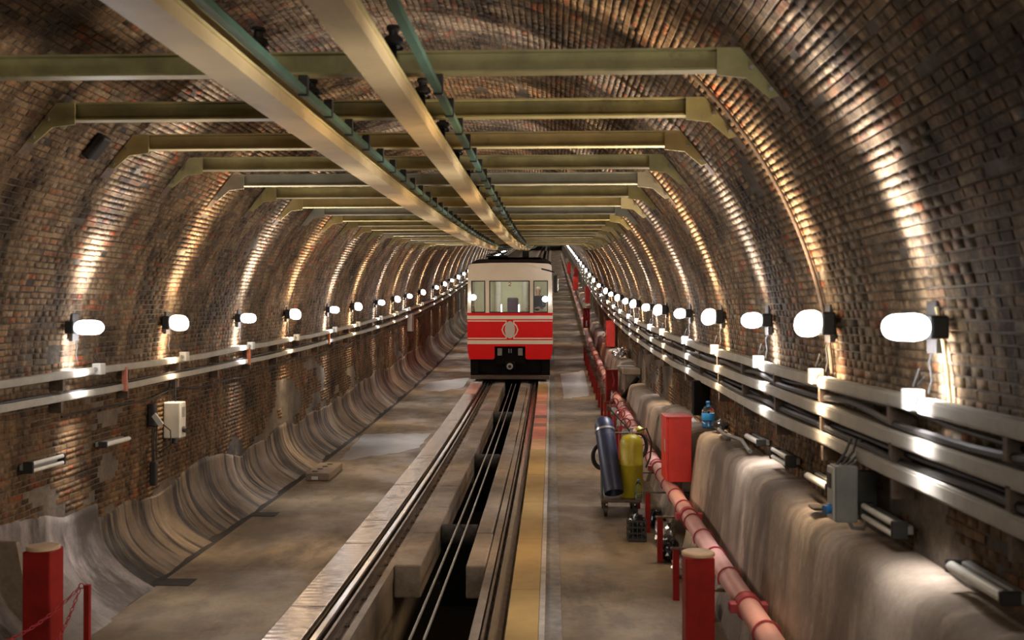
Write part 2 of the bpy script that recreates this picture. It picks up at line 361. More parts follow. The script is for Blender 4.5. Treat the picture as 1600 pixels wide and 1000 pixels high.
# ------------------------------------------------------------------ floor and pit
fl = MB()
fl.sweep([(-3.5, -.02), (-2.70, -.02), (-2.70, 0), (-1.15, 0), (-1.15, -.03), (-.80, -.03), (-.80, -.16), (-.44, -.16), (-.44, -1.1), (.57, -1.1), (.57, -.16), (.88, -.16), (.88, -.03),
          (1.22, -.03), (1.22, -.02), (1.37, -.02), (1.37, 0), (3.5, 0), (3.5, -1.6), (-3.5, -1.6)], -4, YEND, 1.0)
floor = tag(fl.build('floor', M['walk']), None, kind='structure')
b = MB(); b.box(-.44, .57, 3, 60, -1.11, -1.07, curve=False)
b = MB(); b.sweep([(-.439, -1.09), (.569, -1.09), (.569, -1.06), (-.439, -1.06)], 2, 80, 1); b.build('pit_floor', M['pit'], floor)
b = MB(); b.sweep([(1.221, -.019), (1.369, -.019), (1.369, .004), (1.221, .004)], 3, 180, 1); b.build('kerb_strip', M['gutter'], floor)
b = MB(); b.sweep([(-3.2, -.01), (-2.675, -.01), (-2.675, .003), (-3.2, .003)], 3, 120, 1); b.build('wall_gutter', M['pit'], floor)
yy = 10.7
while yy < 30:
    for x0, x1 in ((-.432, -.135), (.352, .562)):
        b = MB(); j = R.uniform(-.01, .01); b.box(x0, x1 + j, yy + .012, yy + 1.5, -.37, -.005 + R.uniform(-.006, .004), bev=.02 if yy < 20 else .01, curve=True); b.build('concrete_slab', M['slab'], floor)
    yy += 1.5
b = MB()
for x0, x1 in ((-.432, -.135), (.352, .562)): b.sweep([(x0, -.37), (x1, -.37), (x1, -.005), (x0, -.005)], yy, YEND, 2)
tag(b.build('concrete_slab', M['slab'], floor), None, kind='stuff')
for y in (9.3, 14, 19, 25):
    b = MB(); b.box(-.44, .57, y, y + .3, -.72, -.5, bev=.015, curve=True); tag(b.build('pit_crossbeam', M['slab']), f'concrete beam across the bottom of the cable pit, {ORD[(9.3,14,19,25).index(y)]} from the camera', 'beam', 'beams across the cable pit')
# bearers with bolts beside each rail
for sgn, x0, x1, xe0, xe1, side in ((-1, -.62, -.50, -.50, -.432, 'left'), (1, .655, .735, .575, .655, 'right')):
    rt_ = root('rail_bearer', ((x0 + x1) / 2, 7, P(7) - .16), f'long bolted steel bearer on the inner side of the {side} rail', 'bearer')
    b = MB(); b.sweep([(x0, -.158), (x1, -.158), (x1, -.09), (x0, -.09)], 5, 60, 1); b.build('channel', M['rust'], rt_)
    b = MB(); b.sweep([(xe0, -.158), (xe1, -.158), (xe1, -.03), (xe0, -.03)], 5, 60, 1); b.build('concrete_edge', M['slab'], rt_)
    b = MB(); xc = (x0 + x1) / 2; b.lathe([(.022, 0), (.022, .02), (.012, .022), (.012, .045)], (0, 0, 0), 6); proto = None
    y = 7.2
    while y < 32:
        if proto is None:
            bb = MB(); bb.v = [(v[0] + xc, v[1] + y, v[2] + P(y) - .09) for v in b.v]; bb.f = b.f; bb.sm = b.sm; proto = bb.build('bolt', M['rust'], rt_); o = proto; py0 = y
        else:
            o = proto.copy(); col.link(o); o.parent = rt_; o.location = (0, y - py0, P(y) - P(py0))
        y += .42
# rails and ropes
for xr, side in ((-.717, 'left'), (.775, 'right')):
    rr = root('running_rail', (xr, 4, P(4) - .16), f'{side} steel running rail of the track with a polished head', 'rail')
    b = MB(); b.sweep([(xr - .06, -.159), (xr + .06, -.159), (xr + .06, -.145), (xr + .01, -.13), (xr + .01, -.03), (xr + .033, -.022), (xr + .033, -.002), (xr - .033, -.002), (xr - .033, -.022), (xr - .01, -.03), (xr - .01, -.13), (xr - .06, -.145)], 3, YEND, 1)
    b.build('rail_web', M['rail'], rr)
    b = MB(); b.sweep([(xr - .030, -.002), (xr + .030, -.002), (xr + .024, .008), (xr - .024, .008)], 3, YEND, 1); b.build('rail_head', M['railtop'], rr)
    xg = xr + (.085 if side == 'left' else -.085)
    b = MB(); b.sweep([(xg - .012, -.159), (xg + .012, -.159), (xg + .012, -.012), (xg - .012, -.012)], 3, YEND, 1); b.build('guard_strip', M['rail'], rr)
for xr, side in ((.09, 'left'), (.21, 'right')):
    b = MB(); b.sweep(circ(xr, 0, .0125, 8), 4, 29.5, .8, True); tag(b.build('haul_rope', M['rope']), f'greasy steel haul rope over the pit, {side} of the two', 'rope')
for i, y in enumerate((12.7, 18.2, 24)):
    q = root('rope_roller', (.15, y, P(y) - .28), f'dark rope roller inside the cable pit, {ORD[i]} from the camera', 'roller', 'rope rollers in the pit')
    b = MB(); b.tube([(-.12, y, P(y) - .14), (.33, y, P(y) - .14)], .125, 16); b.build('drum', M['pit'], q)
    b = MB(); b.box(-.14, .36, y - .03, y + .03, P(y) - 1.08, P(y) - .27); b.build('stand', M['underb'], q)
# cover plates either side of the track
def cover(name, x0, x1, label, pick, ln, y0=5.5, y1=29.2, h=.028):
    q = root(name, ((x0 + x1) / 2, y0, P(y0) - .03), label, 'cover'); y = y0; k = 0
    while y < y1:
        b = MB(); l = ln(k); j = R.uniform(-.003, .003)
        b.box(x0, x1, y + .006, y + l - .006, -.03, h + j, bev=.006, curve=True); b.build('cover_plate', M[pick(y, k)], q); y += l; k += 1
    b = MB(); b.sweep([(x0, -.03), (x1, -.03), (x1, h), (x0, h)], y, YEND, 2); b.build('far_cover', M['border'], q)
cover('trough_cover', -1.135, -.805, 'strip of shiny worn metal plates along the left side of the track', lambda y, k: 'plate' if y < 26.5 else 'pinkplate', lambda k: 1.2)
def ypick(y, k):
    if y < 18.2: return 'yellow'
    if y < 19.6: return 'orange'
    if y < 24: return 'maroon' if k in (14, 17) else 'redp'
    if y < 27: return 'redp' if k % 2 else 'orange'
    return 'yellow'
cover('painted_cover', .885, 1.165, 'ochre painted cover strip turning red near the train, right of the track', ypick, lambda k: 2.1 if k < 6 else .42)
b = MB(); b.sweep([(1.168, -.03), (1.219, -.03), (1.219, .03), (1.168, .03)], 3, YEND, 1); tag(b.build('kerb_rail', M['border']), 'pale edging bar right of the ochre painted strip', 'edging')

# ------------------------------------------------------------------ plaster skirt left, rendered parapet right
def grid_mesh(name, fn, ys, n, mat):
    V = []; Fc = []
    for y in ys: V += fn(y)
    for i in range(len(ys) - 1):
        for k in range(n): Fc.append((i * (n + 1) + k, i * (n + 1) + k + 1, (i + 1) * (n + 1) + k + 1, (i + 1) * (n + 1) + k))
    o = len(V)
    Fc += [tuple(range(n + 1))[::-1], tuple((len(ys) - 1) * (n + 1) + k for k in range(n + 1))]
    for i in range(len(ys) - 1): Fc.append((i * (n + 1) + n, i * (n + 1), (i + 1) * (n + 1), (i + 1) * (n + 1) + n))
    b = MB(); b.add(V, Fc, True); return b.build(name, mat)
def vn(a, b_, s=0): return float(vnoise(np.array([a]), np.array([b_]), s)[0])
def skirt(y):
    near = 1.0 if y < 9.719 else 0.0; n = 18; out = []
    seg = (y / 2.9) % 1.0                             # each bay of plaster flares out towards its far end
    fl_ = .43 + .10 * near + .05 * seg + .05 * (vn(y * .9, 0, 5) - .5)
    top = .56 + .30 * vn(y * .55, 3, 7) + .12 * vn(y * 2.3, 8, 2) + .15 * near
    for k in range(n):
        t = k / (n - 1); z = t * top
        fold = (1 - .6 * near) * (vn(y * 3.2 + t * 1.2, t * .8, 13) - .5) * .06 * (1 - t) ** .5 + (vn(y * 7 + t, t, 17) - .5) * .022
        xx = -3.243 + fl_ * (1 - t) ** 3.0 + fold * (1 - t * .7) + .03 * (1 - t)
        if k == n - 1: xx = -3.28
        out.append((max(xx, -3.28) if k == n - 1 else max(xx, -3.246), y, z + P(y)))
    out.append((-3.4, y, top + P(y))); out.append((-3.4, y, -.05 + P(y))); out.append((out[0][0], y, -.05 + P(y)))
    return out
ys = list(np.arange(9.72, 34, .055)) + list(np.arange(34, 60, .25)) + list(np.arange(60, YEND, 2))
sk = grid_mesh('baseboard_left', skirt, ys, 20, M['skirt']); sk['kind'] = 'structure'
sk = grid_mesh('baseboard_end', skirt, list(np.arange(6, 9.70, .055)) + [9.715], 20, M['skirt_pale']); sk['kind'] = 'structure'
def parapet(y0, y1, z0, z1, name, xin=2.93, dy=.08, seed=0):
    def fn(y):
        t0 = (y - y0) / (y1 - y0); H = z0 + (z1 - z0) * t0 + .07 * (vn(y * 1.1, 1, seed) - .5) + .04 * (vn(y * 3.1, 1, seed + 2) - .5)
        e = min(1, (y - y0) / .12, (y1 - y) / .12); H -= .03 * (1 - e); out = []; n = 14
        bul = .06 * (vn(y * .6, 4, seed + 3) - .5) + .010 * (vn(y * 2.6, 4, seed + 4) - .5)
        pts = [(xin - .16, 0), (xin - .12, .12 * H), (xin - .09, .3 * H), (xin - .06, .5 * H), (xin - .03, .7 * H), (xin, .86 * H), (xin + .015, .93 * H), (xin + .045, .975 * H), (xin + .10, H), (xin + .2, H + .015), (xin + .29, H + .02), (xin + .33, H + .02), (xin + .45, H), (xin + .45, 0)]
        for i, (a, c) in enumerate(pts):
            wob = (bul + .010 * (vn(y * 3.3, c * 1.5, seed + 9) - .5)) if i < 10 else 0
            out.append((a + wob + (.02 * (1 - e) if i < 10 else 0), y, c + P(y)))
        return out
    o = grid_mesh(name, fn, list(np.arange(y0, y1, dy)) + [y1], 13, M['parapet']); o['kind'] = 'structure'; return o
parapet(3.0, 11.55, 1.46, 1.38, 'baseboard_right', 2.93, .08, 1)
parapet(12.3, 15.6, 1.26, 1.20, 'trim_1', 2.93, .08, 5)
parapet(15.64, 18.6, 1.12, 1.05, 'trim_2', 2.90, .08, 7)
parapet(18.64, 21.9, 1.00, .95, 'trim_3', 2.95, .08, 8)
parapet(24.0, 27.4, 1.20, 1.05, 'trim_4', 2.93, .1, 11)
parapet(27.5, 34, 1.0, 1.0, 'trim_5', 2.93, .15, 14)
parapet(34.2, 120, .9, .9, 'trim_6', 2.95, .8, 18)

# ------------------------------------------------------------------ lamps on both walls
def light_band(name, c, power, down=False):
    l = bpy.data.lights.new(name, 'POINT'); l.energy = power; l.color = c; l.shadow_soft_size = .12 if down else .17
    l.use_nodes = True; t = l.node_tree; em = t.nodes['Emission']
    tc = t.nodes.new('ShaderNodeTexCoord'); sp = t.nodes.new('ShaderNodeSeparateXYZ'); t.links.new(tc.outputs['Normal'], sp.inputs[0])
    def mth(op, *a):
        n = t.nodes.new('ShaderNodeMath'); n.operation = op
        for k, v in enumerate(a):
            if isinstance(v, (int, float)): n.inputs[k].default_value = v
            else: t.links.new(v, n.inputs[k])
        return n.outputs[0]
    X, Y, Z = sp.outputs['X'], sp.outputs['Y'], sp.outputs['Z']
    q = mth('DIVIDE', Y, .19); band = mth('EXPONENT', mth('MULTIPLY', mth('MULTIPLY', q, q), -1.0))
    face = mth('POWER', mth('SUBTRACT', 1.0, mth('MAXIMUM', X, 0.0)), 0.25 if down else .85)      # the reflector throws along the wall, little straight at it
    band = mth('MULTIPLY', band, face)
    if down: band = mth('MULTIPLY', band, mth('MULTIPLY', mth('MINIMUM', mth('MAXIMUM', mth('MULTIPLY', mth('SUBTRACT', X, .05), 3.0), 0.0), 1.0), .55))   # opaque tray below, open only to the wall
    if not down: band = mth('MULTIPLY', band, mth('MINIMUM', mth('MAXIMUM', mth('MULTIPLY_ADD', Z, 2.0, .4), .42), 1.0))   # upward reflector
    omni = mth('MAXIMUM', mth('MULTIPLY', X, -.085), .006)                      # spill into the tunnel, shaded by the housing at the wall
    t.links.new(mth('ADD', band, omni if not down else mth('MULTIPLY', omni, .8)), em.inputs['Strength'])
    return l
COOL = (.97, .94, .98); WARM = (1.0, .77, .54)
bands = {(k, d): light_band('lamp_beam', c, LAMP_W, d) for k, c in (('cool', COOL), ('warm', WARM)) for d in (False, True)}
def lamp(side, kind, y, z, label, group, lights=2):
    s = -1 if side == 'left' else 1; xw = math.sqrt(RAD ** 2 - (z - ZC) ** 2) - .01
    h = .068 if kind == 'cool' else .092; key = (side, kind)
    if key not in protos:
        q = root('wall_lamp', (s * xw, y, z + P(y)), label, 'lamp', group); X = lambda d: s * (xw - d); zc = z + P(y)
        hl = .23 if kind == 'cool' else .20; rx = .068
        prof = [(.002, -hl), (.45, -hl + .006), (.78, -hl + .03), (.95, -hl + .065), (1, -hl + .11), (1, hl - .11), (.95, hl - .065), (.78, hl - .03), (.45, hl - .006), (.002, hl)]
        mt = Matrix(((rx, 0, 0, 0), (0, 0, 1, 0), (0, h, 0, 0), (0, 0, 0, 1)))
        if kind == 'warm': mt = Matrix.Rotation(s * math.radians(12), 4, 'Y') @ mt
        b = MB(); b.lathe(prof, (X(.155), y, zc), 20, mt); b.build('lamp_glass', M[kind], q)
        b = MB(); b.box(min(X(.02), X(.11)), max(X(.02), X(.11)), y - hl * .92, y + hl * .92, zc - h * .85, zc + h * .85, bev=.014); b.build('housing', M['black'], q)
        b = MB(); b.box(min(X(-.012), X(.03)), max(X(-.012), X(.03)), y - .06, y + .06, zc - .13, zc + .13, bev=.005); b.build('wall_bracket', M['black'], q)
        b = MB(); b.tube([(X(.015), y, zc - .1), (X(.03), y + .02, zc - .17), (X(.022), y + .01, zc - .26), (X(.03), y + .03, zc - .33)], .006, 6); b.build('lamp_cable', M['black'], q)
        protos[key] = (q, z); new = q
    else:
        new = copy_tree(protos[key][0]); new.location = (s * xw, y, z + P(y))
    new['label'] = label; new['group'] = group
    for dzz in ((.22,) if lights == 1 else (.22, -.24) if lights else ()):
        lo = bpy.data.objects.new('lamp_beam', bands[kind, dzz < 0]); col.link(lo); lo.location = (s * (xw - (.35 if dzz > 0 else .22)), y, z + P(y) + dzz); lo.rotation_euler = (0, 0, 0 if s > 0 else math.pi)
    return new
protos = {}
left_px = [142, 282, 390, 463, 524, 561, 597, 622, 641, 662, 683]; right_px = [1413, 1262, 1174, 1107, 1062, 1027.5, 1009, 989, 977]
lamp_y = {'left': [], 'right': []}
for side, pxs, sg, zl in (('left', left_px, -1, 2.60), ('right', right_px, 1, 2.67)):
    ylist = [at(p, sg * 3.03) for p in pxs]
    while ylist[-1] < 190: ylist.append(ylist[-1] + (2.9 if side == 'left' or ylist[-1] < 32 else 4.6))
    lamp_y[side] = ylist
    for i, y in enumerate(ylist):
        kind = 'warm' if i % 2 else 'cool'; shape = 'squarish warm white' if i % 2 else 'flat oval cool white'
        if i < 24: lb = f'{shape} lamp on the {side} wall, {ORD[i]} from the camera'; gp = f'lamps along the {side} wall'
        else: lb = f'tiny distant {shape} lamp in the far string on the {side} wall'; gp = f'distant {"warm" if i % 2 else "cool"} lamps on the {side} wall'
        lamp(side, kind, y, zl, lb, gp, 2 if y < 66 else 1 if y < 190 else 0)
# a pair of lamps just behind the camera keeps the string going
for s, side, y in ((-1, 'left', 6.6), (-1, 'left', 4.2), (1, 'right', 3.1)):
    pass

# ------------------------------------------------------------------ trunking, junction boxes, cables
def trunk(x, z, h, d, side, label, y0, y1, wav=.0, seed=0):
    s = -1 if side == 'left' else 1; q = root('cable_trunking', (x, y0, z + P(y0)), label, 'trunking')
    rr = random.Random(seed); kn = [rr.uniform(-wav, wav) for _ in range(400)]
    f = lambda y: (0, kn[int(y / 1.4)] * (1 - (y / 1.4) % 1) + kn[int(y / 1.4) + 1] * ((y / 1.4) % 1))
    b = MB(); xi = x - s * d; b.sweep([(x, z), (xi, z), (xi, z + h), (x, z + h)], y0, y1, .7, False, f); b.build('channel', M['duct'], q)
    b = MB(); xj = xi - s * .006; b.sweep([(xi, z + .012), (xj, z + .012), (xj, z + h - .012), (xi, z + h - .012)], y0, y1, .7, False, f); b.build('lid', M['duct'], q)
    y = y0 + .5; pr = None
    while y < min(y1, 40):
        bz = f(y)[1]
        if pr is None:
            b = MB(); b.box(min(x - s * d, s * 3.245), max(x - s * d, s * 3.245), y - .02, y + .02, z + P(y) - .10, z + P(y) + .005); pr = b.build('bracket', M['rust'], q); yb = y
        else:
            o = pr.copy(); col.link(o); o.parent = q; o.location = (0, y - yb, P(y) - P(yb) + 0)
        y += 1.4
    return f
trunk(-3.20, 2.135, .065, .075, 'left', 'upper pale cable trunking on the left wall under the lamps', 5.5, 150, .012, 1)
trunk(-3.225, 1.935, .065, .085, 'left', 'lower pale cable trunking on the left wall', 5.5, 150, .014, 2)
trunk(3.19, 2.235, .075, .075, 'right', 'uppermost pale cable trunking on the right wall, just under the lamps', 2.2, 150, .010, 3)
trunk(3.225, 2.035, .085, .10, 'right', 'middle pale cable trunking on the right wall', 2.2, 150, .012, 4)
trunk(3.235, 1.83, .085, .10, 'right', 'lowest pale cable trunking on the right wall', 2.2, 150, .012, 5)
def wav(x, z, r, y0, y1, label, seed, mat='black', amp=.03):
    rr = random.Random(seed); a = [rr.uniform(-1, 1) for _ in range(600)]
    pts = []; y = y0
    while y < y1:
        i = y / .9; k = int(i); t = i - k; t = t * t * (3 - 2 * t); v = a[k] * (1 - t) + a[k + 1] * t
        pts.append((x + .012 * math.sin(y * 1.7 + seed), y, z + amp * v + P(y))); y += .25 if y < 30 else 1.0
    b = MB(); b.tube(pts, r, 7); return tag(b.build('cable', M[mat]), label, 'cable')
wav(3.15, 2.165, .022, 2.2, 120, 'thick dark wavy cable lying on the middle trunking of the right wall', 3)
wav(3.19, 2.20, .014, 2.2, 60, 'thin dark cable hung above the thick one on the right wall', 4, 'black', .02)
wav(3.17, 1.945, .024, 2.2, 120, 'thick black cable resting on the lowest right trunking', 5, 'black', .018)
wav(3.205, 1.975, .018, 2.2, 120, 'black cable tight against the wall above the lowest right trunking', 6, 'black', .015)
wav(-3.17, 2.015, .012, 5.5, 90, 'thin dark cable between the two trunkings of the left wall', 7, 'black', .012)
wav(-3.235, 1.78, .012, 9, 60, 'thin sagging dark cable below the left trunkings', 8, 'black', .05)
jp = {}
def jbox(side, y, zc, i, kind):
    s = -1 if side == 'left' else 1; x = s * 3.115; lb = f'small pale junction box on the upper trunking of the {side} wall, {ORD[i]} from the camera'
    w_ = .06
    if side not in jp:
        q = root('junction_box', (x, y, zc + P(y)), lb, 'box', f'junction boxes on the {side} wall'); zz = zc + P(y)
        b = MB(); b.box(x - .042, x + .042, y - w_, y + w_, zz - .055, zz + .055, bev=.006); cs = b.build('case', M['box'], q)
        b = MB(); b.tube([(x, y - w_ - .004, zz), (x, y - w_ - .022, zz)], .02, 12); b.build('gland', M['grey'], cs)
        b = MB(); b.tube([(x, y, zz + .068), (x + s * .02, y - .03, zz + .16), (x + s * .05, y - .02, zz + .12), (x + s * .03, y + .02, zz + .072)], .006, 6); b.build('cable_loop', M['black'], q); jp[side] = q
    else:
        q = copy_tree(jp[side]); q.location = (x, y, zc + P(y)); q['label'] = lb
for side, zc, off in (('left', 2.19, .35), ('right', 2.30, .12)):
    for i, y in enumerate(lamp_y[side][:14]): jbox(side, y + off, zc, i, '')
for i, y in enumerate([10.1, 14.3, 19.5]):
    b = MB(); b.box(-3.155, -3.11, y - .025, y + .025, P(y) + 1.92, P(y) + 2.17); tag(b.build('strap', M['orangec'] if i else M['redp']), f'rusty red strap joining the two left trunkings, {ORD[i]} from the camera', 'strap', 'straps between the left trunkings')

# ------------------------------------------------------------------ unlit tube lights low on the walls
tp = {}
def tube_light(side, y, z, i, n, twin):
    s = -1 if side == 'left' else 1; xw = s * 3.24; key = (side, twin); zz = z + P(y)
    lb = f'unlit {"twin" if twin else "single"} fluorescent tube low on the {side} wall, {ORD[i]} from the camera'
    if key not in tp:
        q = root('tube_light', (xw, y, zz), lb, 'light', f'unlit tubes on the {side} wall')
        X = lambda d: xw - s * d
        b = MB(); b.box(min(X(0), X(.05)), max(X(0), X(.05)), y - .29, y + .29, zz - .025, zz + .025, bev=.006); b.build('batten', M['grey'], q)
        for dz_ in ((-.03, .03) if twin else (0,)):
            b = MB(); b.tube([(X(.095), y - .275, zz + dz_), (X(.095), y + .275, zz + dz_)], .018 if twin else .026, 12); b.build('tube', M['tube'], q)
        for e in (-1, 1):
            b = MB(); b.box(min(X(.03), X(.12)), max(X(.03), X(.12)), y + e * .28 - .012, y + e * .28 + .012, zz - (.05 if twin else .03), zz + (.05 if twin else .03), bev=.005); b.build('end_cap', M['black'], q)
        tp[key] = q
    else:
        q = copy_tree(tp[key]); q.location = (xw, y, zz); q['label'] = lb
for i, (yc, tw) in enumerate(((4.45, 0), (5.75, 1), (7.05, 0), (8.2, 1), (9.3, 0))): tube_light('right', yc, 1.56, i, 5, tw)
for i, (yc, tw) in enumerate(((8.55, 1), (9.95, 0))): tube_light('left', yc, 1.42, i, 2, tw)
# grey control boxes
q = root('control_box', (3.24, 5.75 + .25, P(6) + 1.48), 'grey electrical control box with a blue socket on the right wall', 'box')
yb = at(1305, 2.985) + .07; z0 = P(yb) + 1.48
q.location = (3.24, yb, z0)
b = MB(); b.box(2.985, 3.12, yb - .07, yb + .07, z0, z0 + .34, bev=.01); b.build('case', M['grey'], q)
b = MB(); b.box(3.12, 3.245, yb - .02, yb + .06, z0 + .04, z0 + .3); b.build('standoff', M['black'], q)
b = MB(); b.box(2.97, 2.985, yb - .062, yb + .062, z0 + .01, z0 + .33, bev=.004); b.build('door', M['box'], q)
b = MB(); b.box(2.964, 2.97, yb - .03, yb + .05, z0 + .2, z0 + .29); b.build('display', M['black'], q)
b = MB(); b.tube([(2.97, yb - .02, z0 + .08), (2.93, yb - .03, z0 + .07)], .03, 12); b.build('socket', M['cap'], q)
for k in range(4):
    b = MB(); b.tube([(3.01 + k * .03, yb, z0 + .335), (3.07 + k * .045, yb + .01, z0 + .42), (3.1 + k * .03, yb, z0 + .5)], .008, 6); b.build('feed_cable', M['black'], q)
b = MB(); b.tube([(3.08, yb, z0 + .005), (3.1, yb - .02, z0 - .04), (3.17, yb, z0 - .05), (3.2, yb + .02, z0 + .004)], .012, 8); b.build('hose_tail', M['grey'], q)
yb = at(277, -3.12); z0 = P(yb) + 1.25
q = root('control_box', (-3.24, yb, z0), 'pale beige meter box with a display on the left wall', 'box')
b = MB(); b.box(-3.245, -3.05, yb - .10, yb + .10, z0, z0 + .42, bev=.012); b.build('case', M['box'], q)
b = MB(); b.box(-3.05, -3.043, yb - .03, yb + .05, z0 + .24, z0 + .36); b.build('display', M['grey'], q)
b = MB(); b.tube([(-3.05, yb, z0 + .1), (-3.0, yb - .01, z0 + .09)], .035, 12); b.build('socket', M['black'], q)
b = MB(); b.tube([(-3.14, yb, z0 + .005), (-3.14, yb - .02, z0 - .07)], .035, 12); b.build('lower_socket', M['black'], q)
for k in range(2):
    b = MB(); b.tube([(-3.2 + .06 * k, yb, z0 + .415), (-3.2 + .06 * k, yb, z0 + .7)], .008, 6); b.build('feed_cable', M['black'], q)
yb = at(246, -3.15); z0 = P(yb) + 1.6
q = root('hanging_plug', (-3.2, yb, z0), 'black plug with a pale tag hanging on loose cables, left wall', 'plug')
b = MB(); b.box(-3.245, -3.16, yb - .05, yb + .05, z0 - .16, z0 + .10, bev=.02); b.build('socket_block', M['black'], q)
b = MB(); b.add([(-3.15, yb - .06, z0 + .0), (-3.06, yb - .06, z0 - .12), (-3.10, yb - .06, z0 - .16), (-3.19, yb - .06, z0 - .04), (-3.15, yb - .03, z0 + .0), (-3.06, yb - .03, z0 - .12), (-3.10, yb - .03, z0 - .16), (-3.19, yb - .03, z0 - .04)],
             [(0, 1, 2, 3), (7, 6, 5, 4), (0, 4, 5, 1), (1, 5, 6, 2), (2, 6, 7, 3), (3, 7, 4, 0)]); b.build('tag_plate', M['box'], q)
for k, (dx_, dl) in enumerate(((0, .42), (.02, .5), (.045, .38))):
    b = MB(); b.tube([(-3.2 + dx_, yb, z0 - .15), (-3.215 + dx_, yb + .02, z0 - .15 - dl * .5), (-3.2 + dx_, yb, z0 - .15 - dl)], .008, 6); b.build('cable', M['black'], q)
b = MB(); b.tube([(-3.12, yb, z0 - .1), (-3.0, yb, z0 - .2), (-2.99, yb, z0 - .36), (-3.12, yb, z0 - .44), (-3.19, yb, z0 - .42)], .007, 6); b.build('cable_loop', M['black'], q)
b = MB(); b.box(-3.23, -3.15, yb - .035, yb + .035, z0 - .82, z0 - .55, bev=.018); b.build('plug', M['black'], q)
yb = at(640, -3.2); z0 = P(yb) + 1.45
q = root('wall_cabinet', (-3.24, yb, z0), 'small pale green cabinet far down the left wall', 'cabinet')
b = MB(); b.box(-3.245, -3.1, yb - .2, yb + .2, z0, z0 + .55, bev=.01); b.build('case', M['box'], q)
b = MB(); b.box(-3.1, -3.09, yb - .18, yb + .18, z0 + .02, z0 + .53, bev=.003); b.build('door', M['grey'], q)
# thin conduits climbing the vault
def arc_tube(y, a0, a1, r, mat, nm, label, cat, rad=3.225):
    b = MB(); b.tube([(rad * math.cos(a), y, ZC + rad * math.sin(a) + P(y)) for a in np.linspace(a0, a1, 26)], r, 8); return tag(b.build(nm, M[mat]), label, cat)
arc_tube(2.58 * S, math.radians(4), math.radians(46), .014, 'rust', 'arched_conduit', 'thin dark conduit arching up the right side of the vault', 'conduit')
arc_tube(2.2 * S * .83, math.radians(2), math.radians(12), .010, 'sand', 'lamp_conduit', 'thin yellowish conduit below the nearest right lamp', 'conduit')
for i, (px_, x_, z_) in enumerate(((143, -2.62, 0),)):
    y = 3.0 * S; a = math.radians(146)
    b = MB(); b.box(-.12, .12, -.07, .07, -.04, .04, bev=.02); o = b.build('vault_fixture', M['black']); rr = 3.2
    a = math.radians(141); o.location = (rr * math.cos(a), 3.0 * S, ZC + rr * math.sin(a) + P(3.0 * S)); o.rotation_euler = (0, -a + math.pi / 2, 0)
    tag(o, 'dark dead fixture fixed to the vault above the left wall', 'fixture')

# ------------------------------------------------------------------ steel cross beams
ZB = 4.24
bp = {}
bz = [2.2 + .5 * k for k in range(25)]
for i, zz_ in enumerate(bz):
    y = zz_ * S; kind = ('olive', 'olive', 'sand', 'olive', 'greyb', 'olive', 'sand', 'greyb')[i % 8]; zc = ZB + P(y)
    desc = {'olive': 'dark olive', 'sand': 'sandy yellow', 'greyb': 'grey-green'}[kind]
    lb = f'{desc} steel beam across the vault, {ORD[i]} from the camera'
    if kind not in bp:
        q = root('cross_beam', (0, y, zc), lb, 'beam', 'steel beams across the vault')
        b = MB(); b.plate([(-2.35, zc - .055), (2.35, zc - .055), (2.35, zc + .055), (-2.35, zc + .055)], y - .006, y + .006); b.build('web', M[kind], q)
        b = MB(); b.box(-2.35, 2.35, y - .05, y + .05, zc - .066, zc - .054); b.build('bottom_flange', M[kind], q)
        b = MB(); b.box(-2.35, 2.35, y - .05, y + .05, zc + .054, zc + .066); b.build('top_flange', M[kind], q)
        for s in (-1, 1):
            b = MB(); b.plate([(s * 2.25, zc + .062), (s * 2.40, zc + .062), (s * 2.63, zc - .22), (s * 2.56, zc - .24), (s * 2.42, zc - .12), (s * 2.25, zc - .10)], y - .062, y - .05); b.build('gusset', M[kind], q)
            b = MB(); b.plate([(s * 2.30, zc + .17), (s * 2.325, zc + .185), (s * 2.70, zc - .29), (s * 2.68, zc - .31)], y - .07, y + .07); b.build('base_plate', M['rust'], q)
            for t in (.25, .8):
                px_ = s * (2.40 + .2 * t); pz_ = zc + .0 - .24 * t
                b = MB(); b.tube([(px_, y - .062, pz_), (px_, y - .082, pz_)], .014, 6); b.build('bolt', M['steel'], q)
        bp[kind] = q
    else:
        q = copy_tree(bp[kind]); q.location = (0, y, zc); q['label'] = lb
